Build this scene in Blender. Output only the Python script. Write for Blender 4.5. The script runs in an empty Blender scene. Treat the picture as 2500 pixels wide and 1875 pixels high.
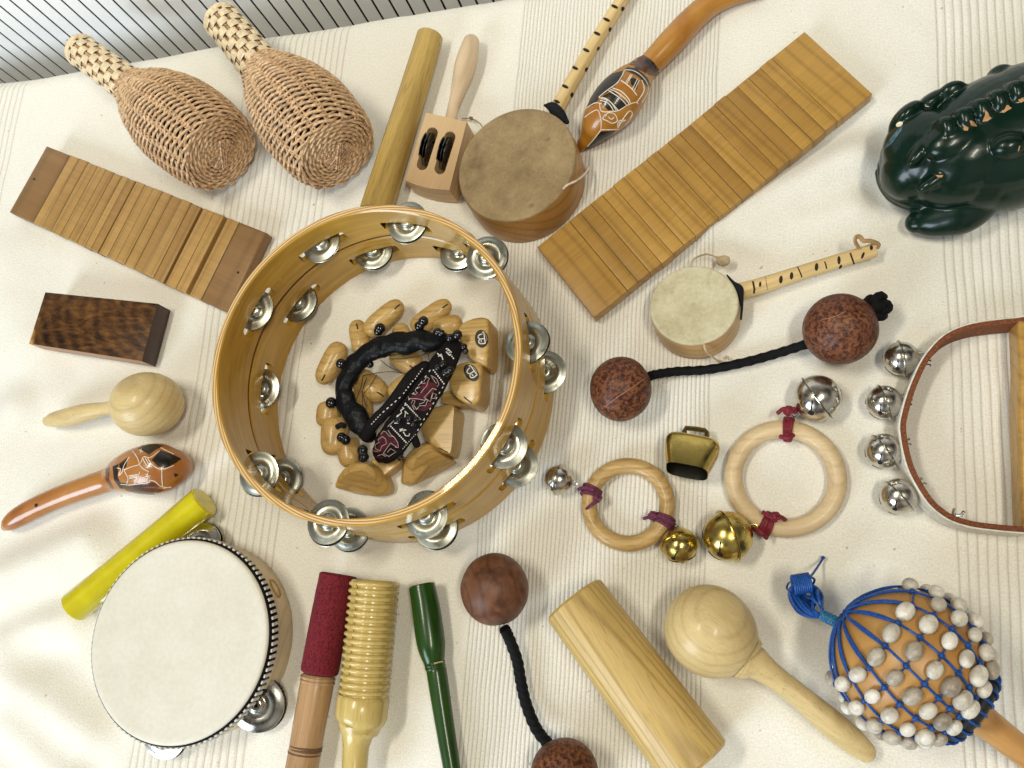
import bpy, math, random
import numpy as np
from mathutils import Vector, Matrix, noise
from mathutils.bvhtree import BVHTree
random.seed(7); rnd = random.random
PI = math.pi
SC = bpy.context.scene

# ------------------------------------------------------------------ camera
F = 2100.0; NX, NY = 1800.0, 1490.0; D = 0.62        # focal length (px of a 2500 px frame), plumb point, height over table
n_ = Vector((NX-1250, NY-937.5, F)).normalized()
a_ = (Vector((1, 0, 0)) - n_*n_.x).normalized()
b_ = Vector((0, -1, 0)); b_ = (b_ - n_*b_.dot(n_) - a_*b_.dot(a_)).normalized()
def i2w(v): return Vector((v.dot(a_), v.dot(b_), -v.dot(n_)))
cam = bpy.data.cameras.new('camera'); co = bpy.data.objects.new('camera', cam); SC.collection.objects.link(co)
X, Y, Z = i2w(Vector((1, 0, 0))), i2w(Vector((0, -1, 0))), i2w(Vector((0, 0, -1)))
M = Matrix((X, Y, Z)).transposed().to_4x4(); M.translation = (0, 0, D)
co.matrix_world = M
cam.sensor_width = 36; cam.lens = 36*F/2500; cam.clip_start = .01; cam.clip_end = 60
SC.camera = co
def ray(px, py): return i2w(Vector((px-1250, py-937.5, F))).normalized()
def P(px, py, z=0.0):
    r = ray(px, py); t = (z-D)/r.z
    return Vector((r.x*t, r.y*t, z))
def W(px, py, w, z, ang=None):                        # size in metres of w pixels square to the line of sight
    return w*((P(px, py, z)-Vector((0, 0, D))).dot(-Z))/F
def WP(px, py, w, z, ang=None):                        # width w (px) across direction ang at a pixel -> metres
    dx, dy = (math.cos(ang), math.sin(ang)) if ang is not None else (1, 0)
    return (P(px+dx*w/2, py+dy*w/2, z)-P(px-dx*w/2, py-dy*w/2, z)).length

# ------------------------------------------------------------------ world + lamps
w = bpy.data.worlds.new("World"); SC.world = w; w.use_nodes = True
nt = w.node_tree; bg = nt.nodes['Background']
tc = nt.nodes.new('ShaderNodeTexCoord'); mp = nt.nodes.new('ShaderNodeMapping'); nz = nt.nodes.new('ShaderNodeTexNoise')
rp = nt.nodes.new('ShaderNodeValToRGB')
nt.links.new(tc.outputs['Generated'], mp.inputs[0]); nt.links.new(mp.outputs[0], nz.inputs[0])
nz.inputs['Scale'].default_value = 1.6; nz.inputs['Detail'].default_value = 3
rp.color_ramp.elements[0].position = .38; rp.color_ramp.elements[0].color = (.05, .042, .034, 1)
rp.color_ramp.elements[1].position = .62; rp.color_ramp.elements[1].color = (1.0, .96, .86, 1)
nt.links.new(nz.outputs[0], rp.inputs[0]); nt.links.new(rp.outputs[0], bg.inputs[0])
bg.inputs[1].default_value = 0.40
def lamp(name, loc, to, sx, sy, power, col):
    l = bpy.data.lights.new(name, 'AREA'); l.shape = 'RECTANGLE'; l.size = sx; l.size_y = sy
    l.energy = power; l.color = col
    o = bpy.data.objects.new(name, l); SC.collection.objects.link(o); o.location = loc
    o.rotation_euler = (Vector(to)-Vector(loc)).to_track_quat('-Z', 'Y').to_euler()
    return o
lamp('window_light', (-1.55, -1.45, 1.0), (-.35, .15, 0), 1.0, 1.1, 35, (.76, .88, 1.0))
lamp('ceiling_light', (-.75, .25, 1.9), (-.2, .1, 0), .6, .14, 13.5, (1, .94, .78))
lamp('ceiling_light', (.55, -.15, 1.9), (-.1, .1, 0), .6, .14, 13, (1, .94, .78))
SC.view_settings.view_transform = 'Standard'; SC.view_settings.look = 'None'
SC.view_settings.exposure = 0.28; SC.view_settings.gamma = 1; SC.view_settings.use_curve_mapping = False
try:
    SC.cycles.use_denoising = True; SC.cycles.max_bounces = 8
except Exception: pass

# ------------------------------------------------------------------ mesh helpers
class MB:
    def __init__(s): s.v = []; s.f = []
    def add(s, vs, fs):
        o = len(s.v); s.v += [Vector(v) for v in vs]; s.f += [tuple(i+o for i in f) for f in fs]
    def bvh(s): return BVHTree.FromPolygons([tuple(v) for v in s.v], s.f)
FR = {}
def thing(name, label, cat, px, py, px2=None, py2=None, z=0.0, group=None):
    o = bpy.data.objects.new(name, None); SC.collection.objects.link(o)
    loc = P(px, py, z); loc.z = z
    rz = 0
    if px2 is not None:
        d = P(px2, py2, z)-P(px, py, z); rz = math.atan2(d.y, d.x)
    o.location = loc; o.rotation_euler = (0, 0, rz); o.empty_display_size = .02
    o['label'] = label; o['category'] = cat
    if group: o['group'] = group
    FR[o.name] = (Matrix.Translation(loc) @ Matrix.Rotation(rz, 4, 'Z')).inverted()
    return o
def obj(name, mb, mat, parent=None, ang=35, smooth=True, label=None):
    me = bpy.data.meshes.new(name)
    inv = FR[parent.name] if parent else Matrix()
    me.from_pydata([tuple(inv @ v) for v in mb.v], [], mb.f)
    me.validate(); me.update()
    o = bpy.data.objects.new(name, me); SC.collection.objects.link(o)
    for m in (mat if isinstance(mat, (list, tuple)) else [mat]): me.materials.append(m)
    if smooth:
        me.shade_smooth()
        me.set_sharp_from_angle(angle=math.radians(ang))
    if parent: o.parent = parent
    FR[o.name] = inv
    if label: o['label'] = label
    return o
def single(name, mb, mat, label, cat, px, py, px2, py2, group=None, ang=35):   # a thing of one mesh
    t = thing(name, label, cat, px, py, px2, py2)
    inv = FR[t.name]; loc, rot = t.location.copy(), t.rotation_euler.copy(); FR.pop(t.name)
    bpy.data.objects.remove(t)
    me = bpy.data.meshes.new(name); me.from_pydata([tuple(inv @ v) for v in mb.v], [], mb.f); me.validate(); me.update()
    o = bpy.data.objects.new(name, me); SC.collection.objects.link(o); me.materials.append(mat)
    o.location = loc; o.rotation_euler = rot
    me.shade_smooth(); me.set_sharp_from_angle(angle=math.radians(ang))
    o['label'] = label; o['category'] = cat
    if group: o['group'] = group
    FR[o.name] = inv
    return o
def frames(pts, closed=False):
    pts = [Vector(p) for p in pts]; n = len(pts); T = []
    for i in range(n):
        a = pts[(i-1) % n] if (closed or i > 0) else pts[0]
        b = pts[(i+1) % n] if (closed or i < n-1) else pts[-1]
        t = (b-a); T.append(t.normalized() if t.length > 1e-9 else Vector((1, 0, 0)))
    u = Vector((0, 0, 1)) if abs(T[0].z) < .95 else Vector((0, 1, 0))
    out = []
    for t in T:
        u = (u - t*u.dot(t)); u = u.normalized() if u.length > 1e-9 else Vector((1, 0, 0))
        out.append((t, u, t.cross(u)))
    if closed and n > 2:                               # spread the leftover twist so the seam closes
        t0, u0, v0 = out[0]; w_ = (u - t0*u.dot(t0)).normalized(); tw = math.atan2(w_.dot(v0), w_.dot(u0)); o2 = []
        for i, (t, u, v) in enumerate(out):
            a = -tw*i/n; o2.append((t, u*math.cos(a)+v*math.sin(a), v*math.cos(a)-u*math.sin(a)))
        out = o2
    return pts, out
def sweep(mb, pts, rad, seg=20, closed=False, cap='flat', flat=1.0, rfun=None):
    # flat scales the vertical half axis; rfun(i,ang) multiplies the radius
    pts, fr = frames(pts, closed); n = len(pts)
    if not isinstance(rad, (list, tuple)): rad = [rad]*n
    P2, R2, F2 = list(pts), list(rad), list(fr); idx = list(range(n))
    if not closed and cap == 'round':
        pre = [(-math.sin(a), math.cos(a)) for a in (1.5, 1.2, .85, .45)]
        P2 = [pts[0]+fr[0][0]*rad[0]*s for s, c in pre]+P2+[pts[-1]-fr[-1][0]*rad[-1]*s for s, c in reversed(pre)]
        R2 = [rad[0]*c for s, c in pre]+R2+[rad[-1]*c for s, c in reversed(pre)]
        F2 = [fr[0]]*4+F2+[fr[-1]]*4; idx = [0]*4+idx+[n-1]*4
    elif not closed and cap == 'flat':
        b0, b1 = rad[0]*.08, rad[-1]*.08
        P2 = [pts[0]-fr[0][0]*b0]+P2+[pts[-1]+fr[-1][0]*b1]; R2 = [rad[0]*.92]+R2+[rad[-1]*.92]
        F2 = [fr[0]]+F2+[fr[-1]]; idx = [0]+idx+[n-1]
    vs, fs = [], []; m = len(P2)
    for i in range(m):
        t, u, v = F2[i]
        for j in range(seg):
            a = 2*PI*j/seg; k = rfun(idx[i], a) if rfun else 1
            vs.append(P2[i]+(u*math.cos(a)*flat+v*math.sin(a))*R2[i]*k)
    for i in range(m if closed else m-1):
        for j in range(seg):
            a, b = i*seg+j, i*seg+(j+1) % seg; c, d = ((i+1) % m)*seg+(j+1) % seg, ((i+1) % m)*seg+j
            fs.append((a, b, c, d))
    if not closed:
        fs.append(tuple(range(seg-1, -1, -1))); fs.append(tuple((m-1)*seg+j for j in range(seg)))
    mb.add(vs, fs)
def spline(pts, n=8, closed=False):                  # Catmull-Rom through tuples of any length
    pts = [np.array(p, float) for p in pts]; out = []; m = len(pts)
    for i in range(m if closed else m-1):
        p0 = pts[(i-1) % m] if (closed or i > 0) else pts[0]*2-pts[1]
        p1 = pts[i]; p2 = pts[(i+1) % m]; p3 = pts[(i+2) % m] if (closed or i+2 < m) else p2*2-p1
        for k in range(n):
            t = k/n; out.append(.5*(2*p1+(p2-p0)*t+(2*p0-5*p1+4*p2-p3)*t*t+(3*p1-p0-3*p2+p3)*t**3))
    if not closed: out.append(pts[-1])
    return out
def sweep_px(mb, path, seg=28, cap='flat', n=8, smooth=True, zmode='line', z0=None, z1=None, flat=1.0, rfun=None, zoff=0):
    # path [(px,py,width px)]; radii measured across the axis, height either touching ('auto') or a straight line
    q = spline(path, n) if smooth and len(path) > 2 else [np.array(p, float) for p in path]
    if not smooth or len(path) == 2:
        q2 = []
        for i in range(len(q)-1):
            k = max(2, n//2)
            q2 += [q[i]+(q[i+1]-q[i])*j/k for j in range(k)]
        q = q2+[q[-1]]
    rr = []; L = [0]
    for i, p in enumerate(q):
        a = q[max(i-1, 0)]; b = q[min(i+1, len(q)-1)]; ang = math.atan2(b[1]-a[1], b[0]-a[0])+PI/2
        z = .02
        for _ in range(3): r = W(p[0], p[1], max(p[2], .5), z, ang)/2; z = r if zmode == 'auto' else (z0 if z0 is not None else r)
        rr.append(r)
        if i: L.append(L[-1]+math.hypot(p[0]-q[i-1][0], p[1]-q[i-1][1]))
    zs = []
    zz0 = z0 if z0 is not None else rr[0]*flat; zz1 = z1 if z1 is not None else rr[-1]*flat
    for i in range(len(q)):
        zs.append(rr[i]*flat if zmode == 'auto' else zz0+(zz1-zz0)*L[i]/L[-1])
    pts = [P(p[0], p[1], z+zoff) for p, z in zip(q, zs)]
    sweep(mb, pts, rr, seg, False, cap, flat, rfun)
    return pts, rr
def ellipsoid(mb, c, r, rot=None, nu=28, nv=18, fn=None):
    c = Vector(c); R = rot or Matrix.Identity(3); vs, fs = [], []
    for i in range(nv+1):
        th = PI*i/nv
        for j in range(nu):
            ph = 2*PI*j/nu
            d = Vector((math.sin(th)*math.cos(ph), math.sin(th)*math.sin(ph), math.cos(th)))
            k = fn(d) if fn else 1
            vs.append(c+R @ Vector((d.x*r[0]*k, d.y*r[1]*k, d.z*r[2]*k)))
    for i in range(nv):
        for j in range(nu):
            a, b = i*nu+j, i*nu+(j+1) % nu
            if i == 0: fs.append((a, b+nu, a+nu)[::-1]) if False else fs.append((a, a+nu, b+nu))
            elif i == nv-1: fs.append((a, a+nu, b))
            else: fs.append((a, a+nu, b+nu, b))
    mb.add(vs, fs)
def lathe(mb, c, axis, prof, seg=36, M2=None):       # prof [(r,h)] around axis through c
    c = Vector(c); t = Vector(axis).normalized(); u = t.orthogonal().normalized(); v = t.cross(u); vs, fs = [], []
    for r, h in prof:
        for j in range(seg):
            a = 2*PI*j/seg; vs.append(c+t*h+(u*math.cos(a)+v*math.sin(a))*r)
    for i in range(len(prof)-1):
        for j in range(seg):
            a, b = i*seg+j, i*seg+(j+1) % seg; fs.append((a, b, b+seg, a+seg))
    mb.add(vs, fs)
def inset(o, d):
    n = len(o); out = []
    ar = sum(o[i][0]*o[(i+1) % n][1]-o[(i+1) % n][0]*o[i][1] for i in range(n)); s = 1 if ar > 0 else -1
    for i in range(n):
        p, q, r = Vector(o[i-1][:2]), Vector(o[i][:2]), Vector(o[(i+1) % n][:2])
        e1, e2 = (q-p).normalized(), (r-q).normalized()
        n1, n2 = Vector((-e1.y, e1.x))*s, Vector((-e2.y, e2.x))*s
        m = n1+n2; m = m.normalized() if m.length > 1e-6 else n1
        k = 1/max(.4, m.dot(n1)); out.append(q+m*d*k)
    return out
def slab(mb, outline, z0, z1, bev=.001, steps=3, bevbot=None, scaled=False):
    o = [Vector(p[:2]) for p in outline]; n = len(o)
    if sum(o[i].x*o[(i+1) % n].y-o[(i+1) % n].x*o[i].y for i in range(n)) < 0: o.reverse()
    rings = []; bb = bev if bevbot is None else bevbot
    for k in range(steps+1):
        a = PI/2*k/steps; rings.append((bb*(1-math.sin(a)), z0+bb*(1-math.cos(a))))
    for k in range(steps+1):
        a = PI/2*k/steps; rings.append((bev*(1-math.cos(a)), z1-bev*(1-math.sin(a))))
    vs, fs = [], []
    for d, z in rings:
        if scaled:
            cc = sum(o, Vector((0, 0)))/n; ra = sum((p-cc).length for p in o)/n
            for p in o: q = cc+(p-cc)*(1-d/ra); vs.append((q.x, q.y, z))
            continue
        for p in (inset(o, d) if d > 1e-7 else o): vs.append((p.x, p.y, z))
    m = len(rings)
    for i in range(m-1):
        for j in range(n):
            a, b = i*n+j, i*n+(j+1) % n; fs.append((a, b, b+n, a+n))
    fs.append(tuple(range(n-1, -1, -1))); fs.append(tuple((m-1)*n+j for j in range(n)))
    mb.add(vs, fs)
def outl(pts, z, rounded=0):
    return [P(x, y, z) for x, y in pts]
def box3(mb, c, ax, ay, az):
    c = Vector(c); vs = [c+ax*i+ay*j+az*k for k in (-1, 1) for j in (-1, 1) for i in (-1, 1)]
    mb.add(vs, [(0, 2, 3, 1), (4, 5, 7, 6), (0, 1, 5, 4), (2, 6, 7, 3), (0, 4, 6, 2), (1, 3, 7, 5)])
def hit(bvh, px, py):
    r = ray(px, py); h = bvh.ray_cast(Vector((0, 0, D)), r)
    return h[0], h[1]
def stroke(mb, bvh, pts, wpx=2, closed=False, lift=0, n=5, r=None, smooth=False):   # a fine raised line following a surface
    q = spline(pts, n, closed) if smooth else []
    if not smooth:
        pp = list(pts)+([pts[0]] if closed else [])
        for i in range(len(pp)-1):
            L = math.hypot(pp[i+1][0]-pp[i][0], pp[i+1][1]-pp[i][1]); k = max(1, int(L/7))
            q += [(pp[i][0]+(pp[i+1][0]-pp[i][0])*j/k, pp[i][1]+(pp[i+1][1]-pp[i][1])*j/k) for j in range(k)]
        q.append(pp[-1])
    out = []
    for p in q:
        h, nn = hit(bvh, p[0], p[1])
        if h is not None: out.append(h+(nn if nn.z > 0 else -nn)*lift)
    if len(out) < 2: return
    rr = r or W(q[0][0], q[0][1], wpx, out[0].z)/2
    sweep(mb, out, rr, 6, cap='flat')
def decal(mb, bvh, poly, lift=.0003, rings=3):       # a thin patch lying on a curved surface
    cx = sum(p[0] for p in poly)/len(poly); cy = sum(p[1] for p in poly)/len(poly)
    pp = []
    for i in range(len(poly)):
        a, b = poly[i], poly[(i+1) % len(poly)]
        k = max(1, int(math.hypot(b[0]-a[0], b[1]-a[1])/8)); pp += [(a[0]+(b[0]-a[0])*j/k, a[1]+(b[1]-a[1])*j/k) for j in range(k)]
    n = len(pp); vs = []; ok = True
    for s in [0]+[(i+1)/rings for i in range(rings)]:
        for p in (pp if s else [(cx, cy)]):
            h, nn = hit(bvh, cx+(p[0]-cx)*s, cy+(p[1]-cy)*s); k5 = s
            while h is None and k5 > .05: k5 *= .93; h, nn = hit(bvh, cx+(p[0]-cx)*k5, cy+(p[1]-cy)*k5)
            if h is None: return
            vs.append(h+(nn if nn.z > 0 or nn.dot(ray(*p)) < 0 else -nn)*lift)
    fs = [(0, 1+j, 1+(j+1) % n) for j in range(n)]
    for r_ in range(rings-1):
        for j in range(n):
            a, b = 1+r_*n+j, 1+r_*n+(j+1) % n; fs.append((a, a+n, b+n, b))
    mb.add(vs, fs)
def oval(cx, cy, rx, ry, ang=0, n=12):
    c, s = math.cos(ang), math.sin(ang)
    return [(cx+rx*math.cos(t)*c-ry*math.sin(t)*s, cy+rx*math.cos(t)*s+ry*math.sin(t)*c) for t in [2*PI*i/n for i in range(n)]]
def fit_ellipse(px, z):                              # conic through contour points on a height -> centre, 2x2 map of the unit circle
    p = np.array([P(x, y, z)[:2] for x, y in px]); mu = p.mean(0); sc_ = p.std(); q = (p-mu)/sc_
    A = np.c_[q[:, 0]**2, q[:, 0]*q[:, 1], q[:, 1]**2, q[:, 0], q[:, 1]]
    s = np.linalg.lstsq(A, np.ones(len(q)), rcond=None)[0]
    Q = np.array([[s[0], s[1]/2], [s[1]/2, s[2]]]); l = s[3:]; c = -np.linalg.solve(Q, l)/2
    k = 1+c@Q@c; ev, U = np.linalg.eigh(Q/k); Mx = U@np.diag(1/np.sqrt(ev))@U.T
    return c*sc_+mu, Mx*sc_

# ------------------------------------------------------------------ materials
MATS = {}
def newmat(name):
    m = bpy.data.materials.new(name); m.use_nodes = True; t = m.node_tree
    return m, t, t.nodes['Principled BSDF']
def N(t, k, **kw):
    n = t.nodes.new(k)
    for a, b in kw.items(): setattr(n, a, b)
    return n
def c4(c): return (c[0], c[1], c[2], 1)
def ramp(t, src, stops, interp='LINEAR'):
    r = N(t, 'ShaderNodeValToRGB'); r.color_ramp.interpolation = interp; e = r.color_ramp.elements
    while len(e) > 1: e.remove(e[-1])
    e[0].position = stops[0][0]; e[0].color = c4(stops[0][1])
    for p, c in stops[1:]:
        x = e.new(p); x.color = c4(c)
    t.links.new(src, r.inputs[0]); return r.outputs[0]
def mixc(t, fac, a, b, mode='MIX'):
    m = N(t, 'ShaderNodeMix', data_type='RGBA', blend_type=mode)
    for s, v in ((m.inputs[0], fac), (m.inputs[6], a), (m.inputs[7], b)):
        if isinstance(v, (int, float)): s.default_value = v
        elif isinstance(v, tuple): s.default_value = c4(v)
        else: t.links.new(v, s)
    return m.outputs[2]
def math_(t, op, a, b=None, c=None, clamp=False):
    m = N(t, 'ShaderNodeMath', operation=op, use_clamp=clamp)
    for s, v in zip(m.inputs, (a, b, c)):
        if v is None: continue
        if isinstance(v, (int, float)): s.default_value = v
        else: t.links.new(v, s)
    return m.outputs[0]
def coords(t, scale=(1, 1, 1), loc=(0, 0, 0), rot=(0, 0, 0), vary=False):
    tc = N(t, 'ShaderNodeTexCoord'); mp = N(t, 'ShaderNodeMapping'); src = tc.outputs['Object']
    if vary:
        oi = N(t, 'ShaderNodeObjectInfo'); cx = N(t, 'ShaderNodeCombineXYZ'); va = N(t, 'ShaderNodeVectorMath', operation='ADD')
        for i, k in enumerate((.11, .037, .023)): t.links.new(math_(t, 'MULTIPLY', oi.outputs['Random'], k), cx.inputs[i])
        t.links.new(src, va.inputs[0]); t.links.new(cx.outputs[0], va.inputs[1]); src = va.outputs[0]
    t.links.new(src, mp.inputs[0])
    mp.inputs['Scale'].default_value = scale; mp.inputs['Location'].default_value = loc; mp.inputs['Rotation'].default_value = rot
    return mp.outputs[0]
def noise_(t, co_, scale, detail=4, rough=.55, dist=0):
    n = N(t, 'ShaderNodeTexNoise'); t.links.new(co_, n.inputs['Vector']); n.inputs['Scale'].default_value = scale
    n.inputs['Detail'].default_value = detail; n.inputs['Roughness'].default_value = rough; n.inputs['Distortion'].default_value = dist
    return n.outputs[0]
def bump(t, b, h, strength=.3, dist=.001):
    n = N(t, 'ShaderNodeBump'); n.inputs['Strength'].default_value = strength; n.inputs['Distance'].default_value = dist
    t.links.new(h, n.inputs['Height']); t.links.new(n.outputs[0], b.inputs['Normal'])
def plain(name, col, rough=.5, metal=0, coat=0, nscale=200, namt=.12, bstr=.15, bscale=None, spec=.33, bd=.0005):
    m, t, b = newmat(name); co_ = coords(t)
    n = noise_(t, co_, nscale, 5)
    d = tuple(x*(1-namt*2) for x in col); l = tuple(min(1, x*(1+namt)) for x in col)
    t.links.new(ramp(t, n, [(.3, d), (.7, l)]), b.inputs['Base Color'])
    b.inputs['Roughness'].default_value = rough; b.inputs['Metallic'].default_value = metal; b.inputs['Coat Weight'].default_value = coat
    b.inputs['Coat Roughness'].default_value = .12; b.inputs['Specular IOR Level'].default_value = spec
    if bstr: bump(t, b, noise_(t, co_, bscale or nscale*2, 3), bstr, bd)
    return m
def wood(name, dark, light, period=.004, rough=.45, coat=0, off=(0, .02, .03), along=.12, fib=.25, contrast=1.0, vary=False, vamt=.25, sharp=.5, pores=0.0, bstr=.12, rot=(0, 0, 0), ring_dist=2.2):
    m, t, b = newmat(name); dark = tuple(x*.78 for x in dark); light = tuple(x**1.12*.90 for x in light)
    co_ = coords(t, (along, 1, 1), off, rot, vary)
    wv = N(t, 'ShaderNodeTexWave', wave_type='RINGS', rings_direction='X', wave_profile='SIN')
    t.links.new(co_, wv.inputs['Vector']); wv.inputs['Scale'].default_value = 2*PI/(20*period)
    wv.inputs['Distortion'].default_value = ring_dist; wv.inputs['Detail'].default_value = 2; wv.inputs['Detail Scale'].default_value = .35
    cf = coords(t, (14, 420, 420), off, rot, vary); fb = noise_(t, cf, 1.0, 4, .6)
    mid = tuple(d+(l-d)*(1-sharp*contrast) for d, l in zip(dark, light))
    col = ramp(t, wv.outputs['Fac'], [(0, mid), (.14, tuple(p*.4+q*.6 for p, q in zip(mid, light))), (.4, light), (1, light)])
    fc = ramp(t, fb, [(.3, tuple(1-fib for _ in range(3))), (.65, (1, 1, 1))])
    col = mixc(t, 1.0, col, fc, 'MULTIPLY')
    big = noise_(t, coords(t, (8, 30, 30), off, rot, vary), 1, 2)
    col = mixc(t, 1.0, col, ramp(t, big, [(.3, (.86, .84, .80)), (.7, (1, 1, 1))]), 'MULTIPLY')
    if pores:
        cp = coords(t, (60, 1400, 1400), off, rot, vary); pn = noise_(t, cp, 1, 2)
        col = mixc(t, math_(t, 'MULTIPLY', ramp(t, pn, [(.60, (0, 0, 0)), (.68, (1, 1, 1))]), pores), col, tuple(x*.45 for x in dark))
    if vary:
        oi = N(t, 'ShaderNodeObjectInfo')
        col = mixc(t, 1.0, col, ramp(t, oi.outputs['Random'], [(0, (1-vamt, 1-vamt*1.15, 1-vamt*1.25)), (.5, (1-vamt*.3, 1-vamt*.3, 1-vamt*.35)), (1, (1, 1, 1))]), 'MULTIPLY')
    t.links.new(col, b.inputs['Base Color'])
    b.inputs['Roughness'].default_value = rough; b.inputs['Coat Weight'].default_value = coat*.6; b.inputs['Coat Roughness'].default_value = .15; b.inputs['Specular IOR Level'].default_value = .35
    bump(t, b, fb, bstr, .0004)
    return m
def metal(name, col, rough=.18, smudge=.25):
    m, t, b = newmat(name); co_ = coords(t)
    n = noise_(t, co_, 90, 5, .6)
    t.links.new(ramp(t, n, [(.3, tuple(x*(1-smudge) for x in col)), (.6, col)]), b.inputs['Base Color'])
    t.links.new(ramp(t, n, [(.3, (rough*2.2,)*3), (.65, (rough,)*3)]), b.inputs['Roughness'])
    b.inputs['Metallic'].default_value = 1
    bump(t, b, noise_(t, co_, 25, 3), .25, .0012)
    return m
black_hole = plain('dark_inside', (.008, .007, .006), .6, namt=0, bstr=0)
silver = metal('nickel_plate', (.66, .63, .56), .14)
steel = metal('jingle_steel', (.48, .48, .41), .22, .45)
brass = metal('brass', (.62, .47, .14), .17, .4)

# ------------------------------------------------------------------ radiator panel and tablecloth
e0, e1 = P(0, 188, -.004), P(1090, 2, -.004)
ex = (e1-e0).normalized(); ex.z = 0; ex.normalize(); ey = Vector((ex.y, -ex.x, 0))
if ey.dot(P(1250, 900)-e0) < 0: ey = -ey                      # ey: from the edge into the table
pl0 = e0-ey*.045                                              # a point of the panel's plane
def on_panel(px, py):
    r = ray(px, py); t = (pl0-Vector((0, 0, D))).dot(ey)/r.dot(ey); q = Vector((0, 0, D))+r*t
    return (q-pl0).dot(ex), q.z
ss = [on_panel(px, py) for px, py in ((27.5, 186), (56.4, 181), (88.6, 178), (119.3, 172), (149, 166), (716, 76), (787, 61), (859, 48), (933, 37), (972, 31), (1010, 24), (1046, 15))]
white_enamel, t_, b_n = newmat('white_enamel')
b_n.inputs['Base Color'].default_value = (.93, .935, .93, 1); b_n.inputs['Roughness'].default_value = .5; b_n.inputs['Coat Weight'].default_value = .1
rad = bpy.data.objects.new('radiator', None); SC.collection.objects.link(rad); rad.location = (pl0.x, pl0.y, -.3)
rad.rotation_euler = (0, 0, math.atan2(ex.y, ex.x)); rad['label'] = 'white upright radiator with narrow dark slots behind the cloth edge'; rad['category'] = 'radiator'
FR[rad.name] = (Matrix.Translation(rad.location) @ Matrix.Rotation(rad.rotation_euler.z, 4, 'Z')).inverted()
s0 = ss[2][0]; per = abs(ss[4][0]-ss[0][0])/4; print('slots', [round(a[0]/per, 2) for a in ss], per)
zt = .32
mbs = MB()
k0 = -16
for k in range(k0, 62):
    c = s0+(k+.5)*per; gap = per*.14
    o = [pl0+ex*(c-per/2+gap/2), pl0+ex*(c+per/2-gap/2)]
    o = [o[0], o[1], o[1]-ey*.0006, o[0]-ey*.0006]
    slab(mbs, o, -.30, zt, .0002, 2)
obj('front_panel', mbs, white_enamel, rad)
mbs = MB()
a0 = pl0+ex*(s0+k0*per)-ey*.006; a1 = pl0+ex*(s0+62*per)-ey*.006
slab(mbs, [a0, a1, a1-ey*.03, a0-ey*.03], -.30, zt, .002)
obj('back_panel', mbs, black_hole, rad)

# cloth: u runs across the ribs
q1, q2 = P(1750, 230), P(1711, 1666); vdir = (q1-q2).normalized(); udir = Vector((vdir.y, -vdir.x, 0))
def U(px, py): return P(px, py).dot(udir)
bands = [(U(575, 300)+0, U(818, 300), .0064), (U(1252, 300), U(1752, 300), .0031), (U(2283, 60), U(2283, 60)+.30, .0058), (U(0, 300)-.25, U(25, 380), .0064)]
CR = [  # soft creases: (px,py)->(px,py), height, width
    ((1740, 560), (2090, 385), .008, .016), ((1840, 590), (2080, 500), .006, .013), ((0, 1420), (215, 1330), .009, .020), ((0, 1560), (165, 1510), .008, .016),
    ((-40, 1130), (40, 1010), .006, .02), ((1500, 1480), (1660, 1560), .001, .02), ((650, 1560), (700, 1850), .002, .02), ((1140, 1500), (1130, 1875), .003, .022),
    ((0, 640), (80, 900), .004, .03), ((1850, 1700), (2050, 1870), .002, .02), ((0, 1000), (120, 980), .003, .02), ((0, 1650), (200, 1790), .008, .018), ((20, 1780), (160, 1900), .007, .014), ((250, 470), (420, 620), .0015, .02)]
CR = [(P(*a), P(*b), h, s) for a, b, h, s in CR]
def cloth_z(x, y):
    z = -.0006
    z += .0022*(noise.noise(Vector((x*6, y*6, 3)))) + .0008*noise.noise(Vector((x*22, y*22, 1))) + .0007*noise.noise(Vector((x*60, y*45, 5)))
    for a, b, h, s in CR:
        d = b-a; L = d.length; t = max(0, min(1, ((x-a.x)*d.x+(y-a.y)*d.y)/L/L)); qx, qy = a.x+d.x*t, a.y+d.y*t
        r = math.hypot(x-qx, y-qy)
        if r < 4*s: z += h*(math.exp(-(r/s)**2)-.5*math.exp(-((r-1.7*s)/s)**2))
    return z
mb = MB(); nu_, nv_ = 420, 400; Lu0, Lu1 = -.45, 1.75; Tn, Tf = -.05, 1.25
vs = []
for j in range(nv_+1):
    t = Tn+(Tf-Tn)*(j/nv_)**1.0
    for i in range(nu_+1):
        s = Lu0+(Lu1-Lu0)*i/nu_
        p = e0+ex*s+ey*t
        z = min(cloth_z(p.x, p.y), .008)
        wob = .004*noise.noise(Vector((s*9, 0, 7)))
        tt = t+wob
        if tt < .022:
            a = (.022-tt)/.022
            if a < 1: p2 = p; z += -.022*(1-math.sqrt(max(0, 1-a*a)))
            else: p2 = e0+ex*s+ey*(0-wob-.003*(a-1)); z += -.022-(a-1)*.08
            p = p2
        vs.append((p.x, p.y, z))
fs = []
for j in range(nv_):
    for i in range(nu_):
        a = j*(nu_+1)+i; fs.append((a, a+1, a+nu_+2, a+nu_+1))
mb.add(vs, fs)
mcl, t, b = newmat('cream_cotton')
tc = N(t, 'ShaderNodeTexCoord'); sx = N(t, 'ShaderNodeSeparateXYZ'); mpp = N(t, 'ShaderNodeMapping')
t.links.new(tc.outputs['Object'], mpp.inputs[0]); mpp.inputs['Rotation'].default_value = (0, 0, -math.atan2(udir.y, udir.x))
wob = N(t, 'ShaderNodeTexNoise'); wob.inputs['Scale'].default_value = 9; t.links.new(mpp.outputs[0], wob.inputs['Vector'])
t.links.new(mpp.outputs[0], sx.inputs[0])
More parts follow.
